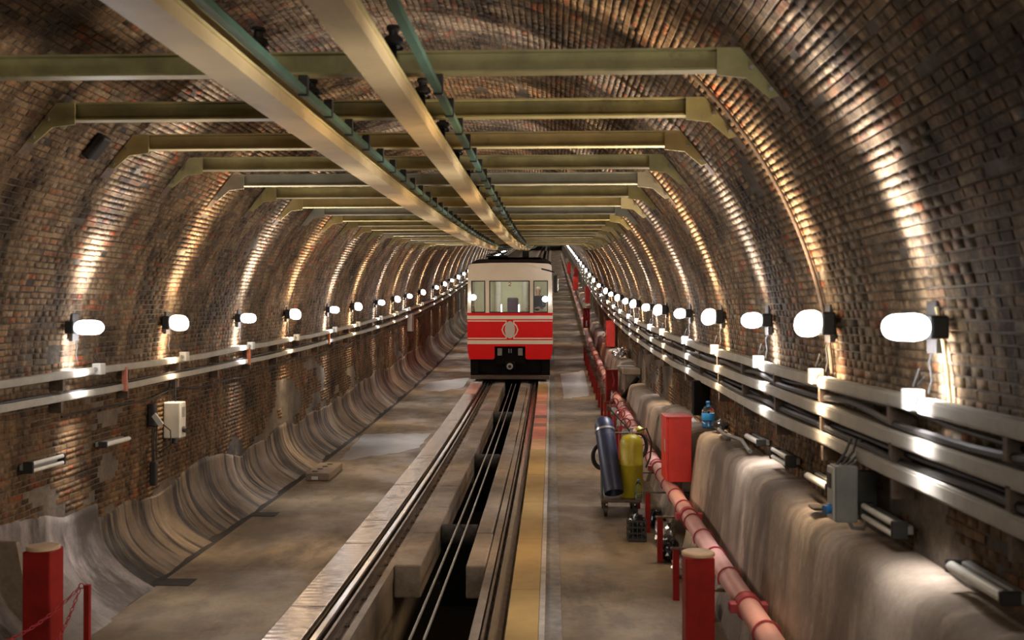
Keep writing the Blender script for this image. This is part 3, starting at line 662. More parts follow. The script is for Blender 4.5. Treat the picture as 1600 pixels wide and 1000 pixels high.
# overhead conductor covers, green conduits with clamps
for side, x0, x1 in (('left', -.54, -.33), ('right', .28, .44)):
    xc = (x0 + x1) / 2; q = root('overhead_rail', (xc, 2, P(2) + 4.0), f'long cream boxed conductor rail under the vault, {side} of the two', 'rail')
    b = MB(); b.sweep([(x0, 4.0), (x1, 4.0), (x1, 4.07), (x0, 4.07)], 1.5, 48, .6); b.build('bottom_cover', M['cream'], q)
    b = MB(); b.sweep([(x0 + .03, 4.07), (x1 + .015, 4.07), (x1 + .015, 4.085), (x1 - .02, 4.10), (x1 - .02, 4.15), (x0 + .03, 4.15)], 1.5, 48, .6); b.build('side_web', M['sand'], q)
    b = MB(); b.sweep([(x0 + .05, 4.15), (x1 - .03, 4.15), (x1 - .03, 4.17), (x0 + .05, 4.17)], 1.5, 48, .6); b.build('top_strip', M['olive'], q)
    xg = -.215 if side == 'left' else .60
    g = root('green_conduit', (xg, 2, P(2) + 4.08), f'thin dark green conduit right of the {side} overhead rail', 'conduit')
    b = MB(); b.sweep([(xg - .022, 4.06), (xg + .022, 4.06), (xg + .022, 4.10), (xg - .022, 4.10)], 1.5, 45, .6); b.build('channel', M['green'], g)
    pr = None
    for k in range(30):
        y = (2.2 + .25 * k) * S
        for_ = k % 2 == 0
        if pr is None:
            b = MB(); b.box(xg - .03, xg + .03, y - .02, y + .02, P(y) + 4.05, P(y) + 4.175, bev=.004); pr = b.build('clamp', M['black'], g); yb = y
        else: o = pr.copy(); col.link(o); o.parent = g; o.location = (0, y - yb, P(y) - P(yb))
    pr = None
    for k in range(24):
        y = (2.2 + .5 * k) * S - .0; xh = x0 + .05
        if pr is None:
            pr = root('insulator_hanger', (xh, y, P(y) + 4.2), '', 'hanger', 'hangers of the overhead rails')
            b = MB(); b.lathe([(.03, 0), (.055, .01), (.062, .03), (.04, .045), (.062, .06), (.055, .09), (.03, .10), (.03, .13), (.045, .14), (.04, .16)], (xh, y, P(y) + 4.308), 16); b.build('insulator', M['black'], pr)
            b = MB(); b.box(xh - .02, xh + .03, y - .09, y - .064, P(y) + 4.165, P(y) + 4.33, bev=.004); b.box(xh - .02, xh + .03, y - .09, y + .08, P(y) + 4.33 - .022, P(y) + 4.33, bev=.004); b.build('yoke', M['underb'], pr)
            h = pr
        else: h = copy_tree(pr); h.location = (xh, y, P(y) + 4.2)
        h['label'] = f'black insulator hanger of the {side} overhead rail under the {ORD[k]} cross beam'

# ------------------------------------------------------------------ pipe on brackets
XP, ZP, RP = 2.72, .585, .082
q = root('fire_main', (XP, 4, P(4)), 'long pink water pipe on brackets along the right walkway', 'pipe')
b = MB(); b.sweep(circ(XP, ZP, RP, 20), 5.5, 150, .8, True); b.build('pipe', M['pipe'], q)
yk = [7.35, 10.5, 13.5, 16.5, 19.5, 22.5, 25.5, 28.5]
for y in yk:
    zc = P(y) + ZP
    b = MB(); b.tube([(XP, y - .05, zc), (XP, y + .05, zc)], RP + .016, 20); cp = b.build('coupling', M['ring'], q)
    for s in (-1, 1):
        b = MB(); b.box(XP + s * (RP + .03) - .028, XP + s * (RP + .03) + .028, y - .045, y + .045, zc - .035, zc + .035, bev=.006); b.build('lug', M['ring'], q)
bzs = [2.5 + .515 * k for k in range(22)]
pr = None; pb = None
for i, v in enumerate(bzs):
    y = v * S; zb = P(y)
    if pr is None:
        pr = root('pipe_bracket', (2.45, y, zb), '', 'bracket', 'brackets under the pink pipe')
        b = MB(); b.box(2.43, 2.49, y - .02, y + .02, zb + .002, zb + .5); b.build('post', M['dred'], pr)
        b = MB(); b.box(2.43, 2.49, y + .02, y + .028, zb + .002, zb + .5); b.box(2.41, 2.98, y - .025, y + .025, zb + .485, zb + .5); b.build('arm', M['rust'], pr)
        b = MB(); b.tube([(XP + (RP + .012) * math.cos(a), y, zb + ZP + (RP + .012) * math.sin(a)) for a in np.linspace(-.5, math.pi + .5, 20)], .008, 6); b.build('hoop', M['ring'], pr)
        h = pr
    else: h = copy_tree(pr); h.location = (2.45, y, zb)
    h['label'] = f'dark red steel bracket carrying the pink pipe, {ORD[i]} from the camera'
    # a hoop halfway along
    if i < 10:
        y2 = y + .26 * S; b = MB(); b.tube([(XP + (RP + .009) * math.cos(a), y2, P(y2) + ZP + (RP + .009) * math.sin(a)) for a in np.linspace(0, 2 * math.pi, 24)[:-1]], .0075, 6, closed=True); b.build('ring', M['ring'], q)

# ------------------------------------------------------------------ bollards, chain
YB = 2.80 * S
for xb, lb in ((-2.66, 'red square bollard with a round pale lid beside the left wall'), (2.385, 'red square bollard with a round pale lid beside the pink pipe')):
    zb = P(YB); q = root('bollard', (xb, YB, zb), lb, 'bollard')
    b = MB(); b.box(xb - .108, xb + .108, YB - .09, YB + .13, zb + .002, zb + .915, bev=.01); b.build('post', M['dred'], q)
    b = MB(); b.lathe([(.10, 0), (.124, .004), (.124, .022), (.115, .03), (.002, .03)], (xb, YB + .02, zb + .912), 28); b.build('lid', M['wood'], q)
    b = MB(); b.box(xb - .13, xb + .13, YB - .11, YB + .15, zb, zb + .012); b.build('foot', M['dred'], q)
yc = YB - .12; xc = -2.245; zb = P(yc)
q = root('chain_post', (xc, yc, zb), 'thin red post holding two chains near the left bollard', 'post')
b = MB(); b.box(xc - .02, xc + .02, yc - .02, yc + .02, zb + .002, zb + .68); b.build('shaft', M['dred'], q)
b = MB(); b.box(xc - .05, xc + .05, yc - .05, yc + .05, zb, zb + .01); b.build('foot', M['dred'], q)
b = MB(); b.tube([(xc - .045 + .02 * math.cos(a), yc, zb + .67 + .02 * math.sin(a)) for a in np.linspace(0, 2 * math.pi, 10)[:-1]], .005, 6, closed=True); b.build('hook', M['ring'], q)
def chain(a, b_, sag, label):
    a = Vector(a); b_ = Vector(b_); L = (b_ - a).length * 1.05; n = int(L / .036)
    q = root('chain', a, label, 'chain')
    bb = MB(); pts = [(.011 * math.cos(t), 0, .0215 * math.sin(t)) for t in np.linspace(0, 2 * math.pi, 11)[:-1]]; bb.tube(pts, .0042, 5, closed=True)
    me = None
    for k in range(n):
        t = (k + .5) / n; p = a.lerp(b_, t); p.z -= sag * 4 * t * (1 - t); t2 = t + .01; p2 = a.lerp(b_, t2); p2.z -= sag * 4 * t2 * (1 - t2)
        if me is None: o = bb.build('link', M['ring']); me = o.data
        else: o = bpy.data.objects.new('link', me); col.link(o)
        o.parent = q; o.location = p - a
        dq = (p2 - p).to_track_quat('Z', 'Y'); o.rotation_mode = 'QUATERNION'; o.rotation_quaternion = dq @ Matrix.Rotation(math.pi / 2 * (k % 2), 3, 'Z').to_quaternion()
chain((xc - .06, yc, zb + .66), (-2.74, yc - .75, P(yc - .7) + .42), .10, 'red chain sagging from the thin post across the left bollard')
chain((xc - .06, yc, zb + .645), (-2.22, yc - .9, P(yc - .9) + .30), .10, 'red chain dropping steeply from the thin post toward the camera')
yb = YB + .3
q = tag(MB().add([(-3.22, yb, .0 + P(yb)), (-2.80, yb, P(yb)), (-2.86, yb, .05 + P(yb)), (-3.02, yb - .02, .9 + P(yb)), (-3.22, yb - .02, .9 + P(yb)), (-3.22, yb + .05, .0 + P(yb)), (-2.80, yb + .05, P(yb)), (-2.86, yb + .05, .05 + P(yb)), (-3.02, yb + .03, .9 + P(yb)), (-3.22, yb + .03, .9 + P(yb))],
    [(0, 1, 2, 3, 4), (9, 8, 7, 6, 5), (0, 5, 6, 1), (1, 6, 7, 2), (2, 7, 8, 3), (3, 8, 9, 4), (4, 9, 5, 0)]).build('leaning_board', M['slab']), 'grey board leaning on the left wall behind the left bollard', 'board')

# ------------------------------------------------------------------ red hose cabinets
def cabinet(x0, x1, y, dep, z0, z1, label, opened=False, mat='red'):
    zb = P(y); q = root('hose_cabinet', ((x0 + x1) / 2, y, zb + z0), label, 'cabinet'); 
    if not opened:
        b = MB(); b.box(x0 + .035, x1, y, y + dep, zb + z0, zb + z1, bev=.006); b.build('case', M[mat], q)
        b = MB(); b.box(x0, x0 + .034, y + .008, y + dep - .008, zb + z0 + .008, zb + z1 - .008, bev=.004); dr = b.build('door', M[mat], q)
        b = MB(); b.box(x0 - .008, x0, y + .05, y + .1, zb + (z0 + z1) / 2 - .03, zb + (z0 + z1) / 2 + .12, bev=.002); b.build('handle', M['box'], dr)
        b = MB(); b.box(x0 - .01, x1 + .01, y - .01, y + dep + .01, zb + z1 - .004, zb + z1 + .01); b.build('top_cover', M[mat], q)
    else:
        th = .02
        b = MB(); b.box(x0, x0 + th, y, y + dep, zb + z0, zb + z1); b.box(x1 - th, x1, y, y + dep, zb + z0, zb + z1); b.box(x0, x1, y, y + dep, zb + z1 - th, zb + z1); b.box(x0, x1, y, y + dep, zb + z0, zb + z0 + th); b.box(x0, x1, y + dep * .5, y + dep * .5 + th, zb + z0, zb + z1); b.build('case', M['dred'], q)
        xm = (x0 + x1) / 2
        b = MB(); b.tube([(xm, y + .05, zb + z1 - .05), (xm + .05, y + .06, zb + z1 - .25), (xm + .02, y + .06, zb + (z0 + z1) / 2)], .018, 8); b.build('hose', M['ring'], q)
        b = MB(); b.lathe([(.04, 0), (.045, .1), (.03, .14), (.035, .2), (.015, .24)], (xm, y + .06, zb + z0 + .06), 12); b.build('valve', M['steel'], q)
    return q
cabinet(2.64, 2.945, 4.42 * S, .5, .69, 1.46, 'closed bright red hose cabinet on the parapet, the largest and nearest', False)
cabinet(2.50, 2.77, 8.3 * S, .3, .40, 1.17, 'open dark red hose cabinet with a hose, second red cabinet along the right wall', True)
cabinet(2.93, 3.18, 11.1 * S, .6, 1.08, 1.86, 'closed red hose cabinet standing on the parapet end, third red cabinet on the right')
cabinet(2.50, 2.76, 14.3 * S, .3, .95, 1.73, 'open red hose cabinet beside the train, fourth red cabinet on the right', True)
cabinet(2.95, 3.2, 18.4 * S, .6, 1.1, 1.9, 'closed red hose cabinet, fifth red cabinet on the right wall')
cabinet(2.6, 2.9, 22.6 * S, .4, 1.0, 1.8, 'red hose cabinet, sixth red cabinet far up the right wall')
cabinet(2.9, 3.2, 27 * S, .6, 1.1, 1.9, 'red hose cabinet, seventh red cabinet far up the right wall')
cabinet(2.6, 2.9, 31 * S, .6, .9, 1.8, 'red hose cabinet, farthest visible on the right wall')

# ------------------------------------------------------------------ trolley with cylinders
yt = 4.93 * S; zt = P(yt); x0, x1 = 1.93, 2.46
q = root('hand_trolley', ((x0 + x1) / 2, yt, zt), 'flat rusty trolley carrying the cylinders on the right walkway', 'trolley')
b = MB(); b.box(x0, x1, yt - .18, yt + .5, zt + .19, zt + .225, bev=.008); b.build('platform', M['rust'], q)
for xx, yy_ in ((x0 + .06, yt - .12), (x1 - .08, yt - .12), (x0 + .06, yt + .42), (x1 - .08, yt + .42)):
    b = MB(); b.tube([(xx - .022, yy_, zt + .073), (xx + .022, yy_, zt + .073)], .072, 18); wq = b.build('wheel', M['black'], q)
    b = MB(); b.box(xx - .032, xx - .026, yy_ - .02, yy_ + .02, zt + .06, zt + .19); b.box(xx + .026, xx + .032, yy_ - .02, yy_ + .02, zt + .06, zt + .19); b.box(xx - .032, xx + .032, yy_ - .02, yy_ + .02, zt + .17, zt + .19); b.build('fork', M['rust'], q)
b = MB(); b.tube([(x0 + .02, yt + .05, zt + .2), (x0 + .02, yt + .3, zt + .95), (x0 + .08, yt + .34, zt + 1.05), (x0 + .4, yt + .34, zt + 1.05), (x0 + .46, yt + .3, zt + .95), (x0 + .46, yt + .05, zt + .2)], .015, 8); b.build('handle', M['rust'], q)
b = MB(); b.tube([(x0 + .02, yt - .1, zt + .2), (x0 + .02, yt + .27, zt + .86)], .012, 8); b.build('brace', M['green'], q)
# yellow cylinder
xcx, ycx = 2.345, yt + .08; r = .155
q = root('gas_cylinder', (xcx, ycx, zt + .226), 'scratched yellow gas cylinder standing on the trolley', 'cylinder')
b = MB(); b.lathe([(r * .9, 0), (r, .02), (r, .42), (r + .004, .425), (r + .004, .445), (r, .45), (r, .70), (r * .93, .76), (r * .72, .81), (r * .35, .835), (.03, .84)], (xcx, ycx, zt + .227), 28); b.build('body', M['ycyl'], q)
b = MB(); b.lathe([(.035, 0), (.035, .03), (.02, .035), (.02, .07), (.03, .075), (.03, .09)], (xcx, ycx, zt + 1.062), 14); b.box(xcx - .02, xcx + .07, ycx - .015, ycx + .015, zt + 1.09, zt + 1.115); b.build('valve', M['steel'], q)
b = MB(); b.tube([(xcx + .07, ycx, zt + 1.1), (xcx + .2, ycx, zt + 1.14), (xcx + .27, ycx, zt + .95), (xcx + .25, ycx, zt + .75), (xcx + .19, ycx - .02, zt + .62)], .012, 8); b.build('hose', M['black'], q)
b = MB(); b.tube([(xcx - .02, ycx, zt + 1.1), (xcx - .1, ycx, zt + 1.2), (xcx - .25, ycx + .02, zt + 1.36), (xcx - .30, ycx + .04, zt + 1.44)], .009, 8); b.build('gauge_hose', M['black'], q)
# blue tube leaning
p0 = Vector((2.10, yt - .13, zt + .25 + .06)); p1 = Vector((1.985, yt + .42, zt + 1.24))
d = (p1 - p0); L = d.length; mt = d.to_track_quat('Z', 'Y').to_matrix().to_4x4()
q = root('gas_cylinder', p0, 'dark blue open-ended tube leaning back on the trolley handle', 'cylinder')
b = MB(); b.lathe([(.088, .12), (.112, .03), (.118, 0), (.128, 0), (.131, .03), (.131, L - .14), (.125, L - .07), (.1, L - .02), (.002, L)], p0, 26, mt); b.build('body', M['blue'], q)
b = MB(); b.lathe([(.002, .16), (.10, .16), (.10, .17), (.002, .17)], p0, 20, mt); b.build('inner_disc', M['black'], q)
b = MB(); b.lathe([(.131, L - .2), (.137, L - .2), (.137, L - .17), (.131, L - .17)], p0, 26, mt); b.build('strap', M['steel'], q)
# hose coil behind
q = root('hose_coil', (x0 + .0, yt + .46, zt + .55), 'coil of black rubber hose hung behind the blue tube', 'hose'); 
for k in range(3):
    b = MB(); b.tube([(x0 + .03 + (.125 - k * .012) * math.cos(t), yt + .40 + k * .024, zt + .72 + (.17 - k * .012) * math.sin(t)) for t in np.linspace(0, 2 * math.pi, 26)[:-1]], .018, 8, closed=True); b.build('turn', M['black'], q)
# second coil right of the yellow cylinder
q = root('hose_coil', (2.5, yt + .3, zt + .6), 'coil of black hose right of the yellow cylinder', 'hose')
for k in range(2):
    b = MB(); b.tube([(2.47 + (.11 - k * .015) * math.cos(t), yt + .33 + k * .03, zt + .88 + (.17 - k * .012) * math.sin(t)) for t in np.linspace(0, 2 * math.pi, 26)[:-1]], .017, 8, closed=True); b.build('turn', M['black'], q)
b = MB(); b.blob((2.47, yt + .25, zt + 1.10), (.06, .05, .05), 4, .2, 2); tag(b.build('glove', M['ycyl']), 'yellow rag lying on top of the black hose coil', 'rag')
def bottle(x, y, z, h, r, label, lab=True):
    q = root('plastic_bottle', (x, y, z), label, 'bottle')
    b = MB(); b.lathe([(r * .85, 0), (r, h * .03), (r, h * .28), (r * .95, h * .30), (r * .95, h * .56), (r, h * .58), (r * .95, h * .66), (r * .6, h * .8), (r * .28, h * .88), (r * .26, h * .93)], (x, y, z + .001), 22); bd = b.build('body', M['pet'], q)
    b = MB(); b.lathe([(r * .32, h * .92), (r * .34, h * .93), (r * .34, h), (r * .3, h * 1.01)], (x, y, z + .001), 16); b.build('cap', M['cap'], q)
    if lab: b = MB(); b.lathe([(r * 1.01, h * .3), (r * 1.02, h * .31), (r * 1.02, h * .56), (r * 1.01, h * .57)], (x, y, z + .001), 22); b.build('label', M['label'], bd)
    b = MB(); b.lathe([(r * .8, h * .03), (r * .93, h * .05), (r * .93, h * .26), (r * .8, h * .27)], (x, y, z + .001), 18); b.build('water', M['cap'] if lab else M['glass'], bd)
bottle(2.42, yt - .17 + .05, zt + .226, .26, .05, 'clear plastic bottle with a blue cap at the foot of the yellow cylinder', False)
yb_ = 4.22 * S; bottle(3.055, yb_, P(yb_) + 1.405, .30, .072, 'large plastic water bottle with a blue label on the parapet end')
# dark junk by the bottle
b = MB(); b.box(3.05, 3.24, 4.66 * S - .1, 4.66 * S + .1, P(12.5) + 1.42, P(12.5) + 1.85, bev=.01); tag(b.build('dark_box', M['underb']), 'dark box on the right wall behind the bottle', 'box')
b = MB(); b.blob((3.15, 11.15, P(11.1) + 1.46), (.08, .12, .07), 9, .3, 2); tag(b.build('rag_bundle', M['bag']), 'black rags on the parapet behind the bottle', 'rags')
b = MB(); b.tube([(3.1, 9.2, P(9.2) + 1.46), (3.16, 9.9, P(9.9) + 1.47), (3.08, 10.4, P(10.4) + 1.455), (3.1, 10.9, P(10.9) + 1.45)], .02, 8); tag(b.build('loose_hose', M['grey']), 'loose grey hose lying on top of the parapet', 'hose')
b = MB(); b.box(3.02, 3.07, 10.0, 10.3, P(10.1) + 1.44, P(10.1) + 1.47, bev=.005); tag(b.build('steel_offcut', M['rust']), 'rusty steel offcut on top of the parapet', 'offcut')
b = MB(); b.box(3.0, 3.2, 6.6, 6.75, P(6.7) + 1.44, P(6.7) + 1.46, bev=.008); tag(b.build('flat_stone', M['walk']), 'flat broken stone on the parapet near the grey control box', 'stone')
# crate and bags
yc = 4.42 * S; zc = P(yc); x0, x1 = 2.18, 2.40
q = root('crate', ((x0 + x1) / 2, yc, zc), 'small black lattice crate beside the pipe brackets', 'crate')
b = MB(); b.box(x0, x1, yc - .12, yc + .12, zc + .003, zc + .02); b.build('base', M['black'], q)
b = MB()
for z_ in (.02, .09, .16, .23):
    b.box(x0, x1, yc - .12, yc - .112, zc + z_, zc + z_ + .02); b.box(x0, x1, yc + .112, yc + .12, zc + z_, zc + z_ + .02); b.box(x0, x0 + .008, yc - .12, yc + .12, zc + z_, zc + z_ + .02); b.box(x1 - .008, x1, yc - .12, yc + .12, zc + z_, zc + z_ + .02)
for k in range(5):
    t = x0 + (x1 - x0 - .012) * k / 4; b.box(t, t + .012, yc - .121, yc - .111, zc + .02, zc + .25); b.box(t, t + .012, yc + .111, yc + .121, zc + .02, zc + .25)
tag(b.build('lattice', M['black'], q), None)
b = MB(); b.blob(((x0 + x1) / 2, yc, zc + .17), (.092, .095, .14), 3, .22, 3); tag(b.build('rubbish_bag', M['bag']), 'shiny black rubbish bag stuffed in the crate', 'bag')
for i, (xx, yy_, zz_, rr) in enumerate(((2.57, 11.0, .12, .13), (2.60, 11.7, .12, .14), (2.58, 12.5, .11, .12), (2.62, 10.3, .09, .11), (2.62, 9.0, .08, .1))):
    b = MB(); b.blob((xx, yy_, P(yy_) + zz_), (rr * .9, rr * 1.3, rr), 20 + i, .24, 3); tag(b.build('rubbish_bag', M['bag'] if i % 2 == 0 else M['foil']), f'{"shiny black" if i % 2 == 0 else "crumpled silvery"} rubbish bag under the pink pipe, {["third", "fourth", "fifth", "second", "first"][i]} from the camera', 'bag', 'rubbish under the pipe')
# valves standing on the pipe beyond the trolley
for i, (y, s) in enumerate(((15.4, .8), (16.6, 1), (18.2, .8))):
    zz = P(y); q = root('hydrant_valve', (2.42, y, zz), f'small red valve stand left of the pipe, {ORD[i]} beyond the trolley', 'valve', 'valve stands by the pipe')
    b = MB(); b.tube([(2.42, y, zz + .002), (2.42, y, zz + .75)], .035, 12); b.build('riser', M['ring'], q)
    b = MB(); b.tube([(2.42, y - .07, zz + .8), (2.42, y + .07, zz + .8)], .055, 14); b.tube([(2.36, y, zz + .74), (2.50, y, zz + .74)], .035, 10); b.build('body', M['steel'], q)
    b = MB(); b.tube([(2.42 + .075 * math.cos(t), y, zz + .94 + .075 * math.sin(t)) for t in np.linspace(0, 2 * math.pi, 16)[:-1]], .012, 6, closed=True); b.tube([(2.42, y, zz + .8), (2.42, y, zz + .94)], .012, 6); b.build('hand_wheel', M['ring'], q)
# bundles on the far parapet
for i, (xx, yy_, zz_, a_, m_) in enumerate(((3.02, 25.2, 1.27, (.14, .5, .12), 'foil'), (3.02, 26.7, 1.15, (.13, .45, .1), 'foil'), (3.0, 31.5, 1.15, (.15, .5, .16), 'box'))):
    b = MB(); b.blob((xx, yy_, P(yy_) + zz_ + .05), a_, 40 + i, .22, 3); tag(b.build('wrapped_bundle', M[m_]), ('silver foil wrapped bundle on the parapet, nearer one', 'silver foil wrapped bundle on the parapet, farther one', 'white wrapped bundle on the far parapet')[i], 'bundle')
y = 22.6; q = root('stone_ledge', (3.0, y, P(y) + 1.1), 'pale concrete ledge with a dark prop between two parapet blocks', 'ledge')
b = MB(); b.box(2.84, 3.25, 22.0, 23.9, P(y) + 1.05, P(y) + 1.2, bev=.03); b.build('shelf', M['parapet'], q)
b = MB(); b.tube([(2.86, 22.05, P(y) + .55), (3.18, 21.95, P(y) + 1.0)], .05, 8); b.build('prop', M['underb'], q)
b = MB(); b.box(2.95, 3.25, 22.2, 23.9, P(y) + .0, P(y) + 1.05); b.build('backing', M['slab'], q)
# slab on the left walkway, damp patches, small openings
y = 16.0; zz = P(y) + .001
q = root('cover_slab', (-2.42, y, zz), 'loose flat concrete slab lying by the foot of the left wall', 'slab')
b = MB(); b.box(-2.60, -2.22, y - .5, y + .5, zz, zz + .12, bev=.015, curve=False)
b.v = [(v[0], v[1], v[2] + (P(v[1]) - P(y))) for v in b.v]; b.build('body', M['slab'], q)
for k in range(4):
    b = MB(); b.box(-2.52 + .03 * k, -2.44 + .03 * k, y - .38 + k * .22, y - .30 + k * .22, zz + .119 + P(y - .34 + k * .22) - P(y), zz + .126 + P(y - .34 + k * .22) - P(y)); b.build('slot', M['pit'], q)
b = MB(); b.box(-2.5, -2.40, y - .506, y - .499, zz + .02, zz + .07 ); b.v = [(v[0], v[1], v[2] + P(y - .5) - P(y)) for v in b.v]; b.build('mark', M['box'], q)
def patch_(pts, label, h=.004, mat='wet', name='damp_patch', seed=0):
    rr = random.Random(seed); poly = []
    for i in range(len(pts)):
        a = pts[i]; c = pts[(i + 1) % len(pts)]
        for k in range(8):
            t = k / 8; poly.append((a[0] + (c[0] - a[0]) * t + rr.uniform(-.02, .02), a[1] + (c[1] - a[1]) * t + rr.uniform(-.12, .12)))
    n = len(poly); cx_ = sum(p[0] for p in poly) / n; cy_ = sum(p[1] for p in poly) / n
    vs = [(p[0], p[1], P(p[1]) + h) for p in poly] + [(p[0], p[1], P(p[1]) + .001) for p in poly] + [(cx_, cy_, P(cy_) + h)]
    fs = [(i, (i + 1) % n, 2 * n) for i in range(n)] + [(i, i + n, (i + 1) % n + n, (i + 1) % n) for i in range(n)]
    b = MB(); b.add(vs, fs); tag(b.build(name, M[mat]), label, 'patch')
patch_([(-2.45, 17.3), (-1.25, 18.6), (-1.22, 20.6), (-2.62, 20.4)], 'light grey damp cement patch on the left walkway by the loose slab', seed=1)
patch_([(-2.5, 28.2), (-1.9, 27.8), (-1.3, 28.6), (-1.3, 31), (-2.4, 30)], 'light damp patch on the left walkway level with the train front', seed=2)
patch_([(1.6, 26.3), (2.3, 27), (2.35, 33), (1.55, 32)], 'damp patch on the right walkway beside the train', seed=3)
for i, (x_, y_) in enumerate(((-2.52, 9.9), (-2.55, 13.1))):
    b = MB(); b.box(x_ - .17, x_ + .17, y_ - .1, y_ + .16, P(y_) - .003, P(y_) + .005); tag(b.build('drain_opening', M['pit']), ('dark drain opening in the left walkway near the bulging skirt', 'dark drain opening in the left walkway midway to the loose slab')[i], 'drain')

# ------------------------------------------------------------------ the train
YT = at(797, .03); TX = .03; ang = math.atan(SL(YT + 5)); ZT = P(YT) + 0
TL = 12.0
train = root('funicular_car', (0, 0, 0), 'red and cream funicular railcar coming down the track', 'train')
def tb(b, name, mat, parent=None): return b.build(name, M[mat], parent or train)
def ext(poly, y0, y1): b = MB(); b.plate(poly, y0, y1); return b
H = 1.28
# under
b = MB(); b.box(-1.17, 1.17, .25, TL, .16, .70); tb(b, 'underframe', 'underb')
b = MB(); b.box(-1.19, 1.17, .06, .22, .10, .22, bev=.01); tb(b, 'bumper_beam', 'rust')
b = MB(); b.plate([(-1.16, .70), (1.16, .70), (.92, .30), (.4, .22), (-.4, .22), (-.92, .30)], .2, .26); tb(b, 'apron', 'underb')
for s in (-1, 1):
    b = MB(); b.box(min(s * .95, s * 1.2), max(s * .95, s * 1.2), .1, .3, .22, .70, bev=.02); tb(b, 'step_box', 'underb')
    for yy_ in (1.3, 3.2, 8.5, 10.4):
        b = MB(); b.tube([(s * .745 - .05, yy_, .36), (s * .745 + .05, yy_, .36)], .33, 24); tb(b, 'wheel', 'rail')
    b = MB(); b.box(min(s * .24, s * .38), max(s * .24, s * .38), .03, .2, .82, 1.04, bev=.01); tb(b, 'socket_box', 'grey')
    b = MB(); b.box(min(s * .02, s * .05), max(s * .02, s * .05), .03, .2, .9, 1.02); tb(b, 'hook', 'grey')
b = MB(); b.box(-.46, .46, .12, .3, .55, 1.1); tb(b, 'coupler_recess', 'underb')
b = MB(); b.box(-.15, .15, -.08, .2, .40, .64, bev=.015); cb = tb(b, 'coupler', 'underb')
b = MB(); b.lathe([(.06, 0), (.095, .005), (.095, .05), (.002, .05)], (0, -.14, .52), 20, Matrix.Rotation(math.pi / 2, 4, 'X')); b.v = [(v[0], v[1] - .0, v[2]) for v in b.v]; tb(b, 'coupler_ring', 'steel', cb)
b = MB(); b.lathe([(.002, .0), (.05, .005), (.05, .06)], (0, -.20 + .0, .52), 16, Matrix.Rotation(math.pi / 2, 4, 'X')); tb(b, 'coupler_pin', 'black', cb)
# body
def hull(z): return 1.22 + (.06) * min(1, (z - .70) / .35) if z < 1.05 else (1.28 if z < 2.2 else 1.28 - .03 * (z - 2.2) / 1.35)
b = MB(); b.plate([(-1.22, .71), (-.52, .71), (-.475, .73), (-.462, .78), (-.462, 1.1), (.462, 1.1), (.462, .78), (.475, .73), (.52, .71), (1.22, .71), (1.27, .95), (1.28, 1.1), (1.28, 2.09), (-1.28, 2.09), (-1.28, 1.1), (-1.27, .95)], 0, .06); tb(b, 'front_lower_panel', 'trainred')
for s in (-1, 1):
    b = MB(); zs = [.71, .95, 1.1, 2.09]; pl = [(s * hull(z), z) for z in zs] + [(s * (hull(z) - .05), z) for z in reversed(zs)]; b.plate(pl, .06, TL); tb(b, 'side_lower_panel', 'trainred')
    b = MB(); b.plate([(s * 1.28, 2.09), (s * 1.25, 3.5), (s * 1.20, 3.5), (s * 1.23, 2.09)], .06, .45); tb(b, 'cab_side_front', 'traincream')
    b = MB(); b.plate([(s * 1.28, 2.09), (s * 1.275, 2.2), (s * 1.225, 2.2), (s * 1.23, 2.09)], .45, TL); b.plate([(s * 1.255, 3.05), (s * 1.25, 3.5), (s * 1.20, 3.5), (s * 1.205, 3.05)], .45, TL); tb(b, 'cab_side_rails', 'traincream')
    for k in range(7):
        y_ = .45 + 1.65 * k; b = MB(); b.plate([(s * 1.275, 2.2), (s * 1.255, 3.05), (s * 1.205, 3.05), (s * 1.225, 2.2)], y_ + 1.45, y_ + 1.65); tb(b, 'side_pillar', 'traincream')
        b = MB(); b.plate([(s * 1.262, 2.2), (s * 1.242, 3.05), (s * 1.236, 3.05), (s * 1.256, 2.2)], y_, y_ + 1.45); tb(b, 'side_window', 'glass')
top = [(-1.28, 2.09), (1.28, 2.09), (1.25, 3.46), (1.225, 3.54), (1.15, 3.575), (.6, 3.60), (0, 3.605), (-.6, 3.60), (-1.15, 3.575), (-1.225, 3.54), (-1.25, 3.46)]
wz0, wz1 = 2.11, 3.07; wins = [(-1.155, -.735), (-.615, .598), (.705, 1.14)]
b = MB(); b.plate([(-1.258, wz1), (1.258, wz1)] + top[2:], 0, .06); tb(b, 'front_header', 'traincream')
b = MB(); b.plate([(-1.28, 2.075), (1.28, 2.075), (1.28, wz0), (-1.28, wz0)], -.004, .06); tb(b, 'front_sill', 'trainred')
for a, c in ((-1.27, -1.155), (-.735, -.615), (.598, .705), (1.14, 1.27)):
    b = MB(); b.plate([(a, wz0), (c, wz0), (c if c < 1.2 else 1.252, wz1), (a if a > -1.2 else -1.252, wz1)], -.004, .06); tb(b, 'window_pillar', 'traincream')
for a, c in wins:
    b = MB(); f_ = .028
    for (u0, u1, v0, v1) in ((a, a + f_, wz0, wz1), (c - f_, c, wz0, wz1), (a, c, wz0, wz0 + f_), (a, c, wz1 - f_, wz1)): b.box(u0, u1, -.012, .05, v0, v1)
    fr = tb(b, 'window_gasket', 'black')
    b = MB(); b.box(a + f_, c - f_, .02, .026, wz0 + f_, wz1 - f_); tb(b, 'window_pane', 'glass', fr)
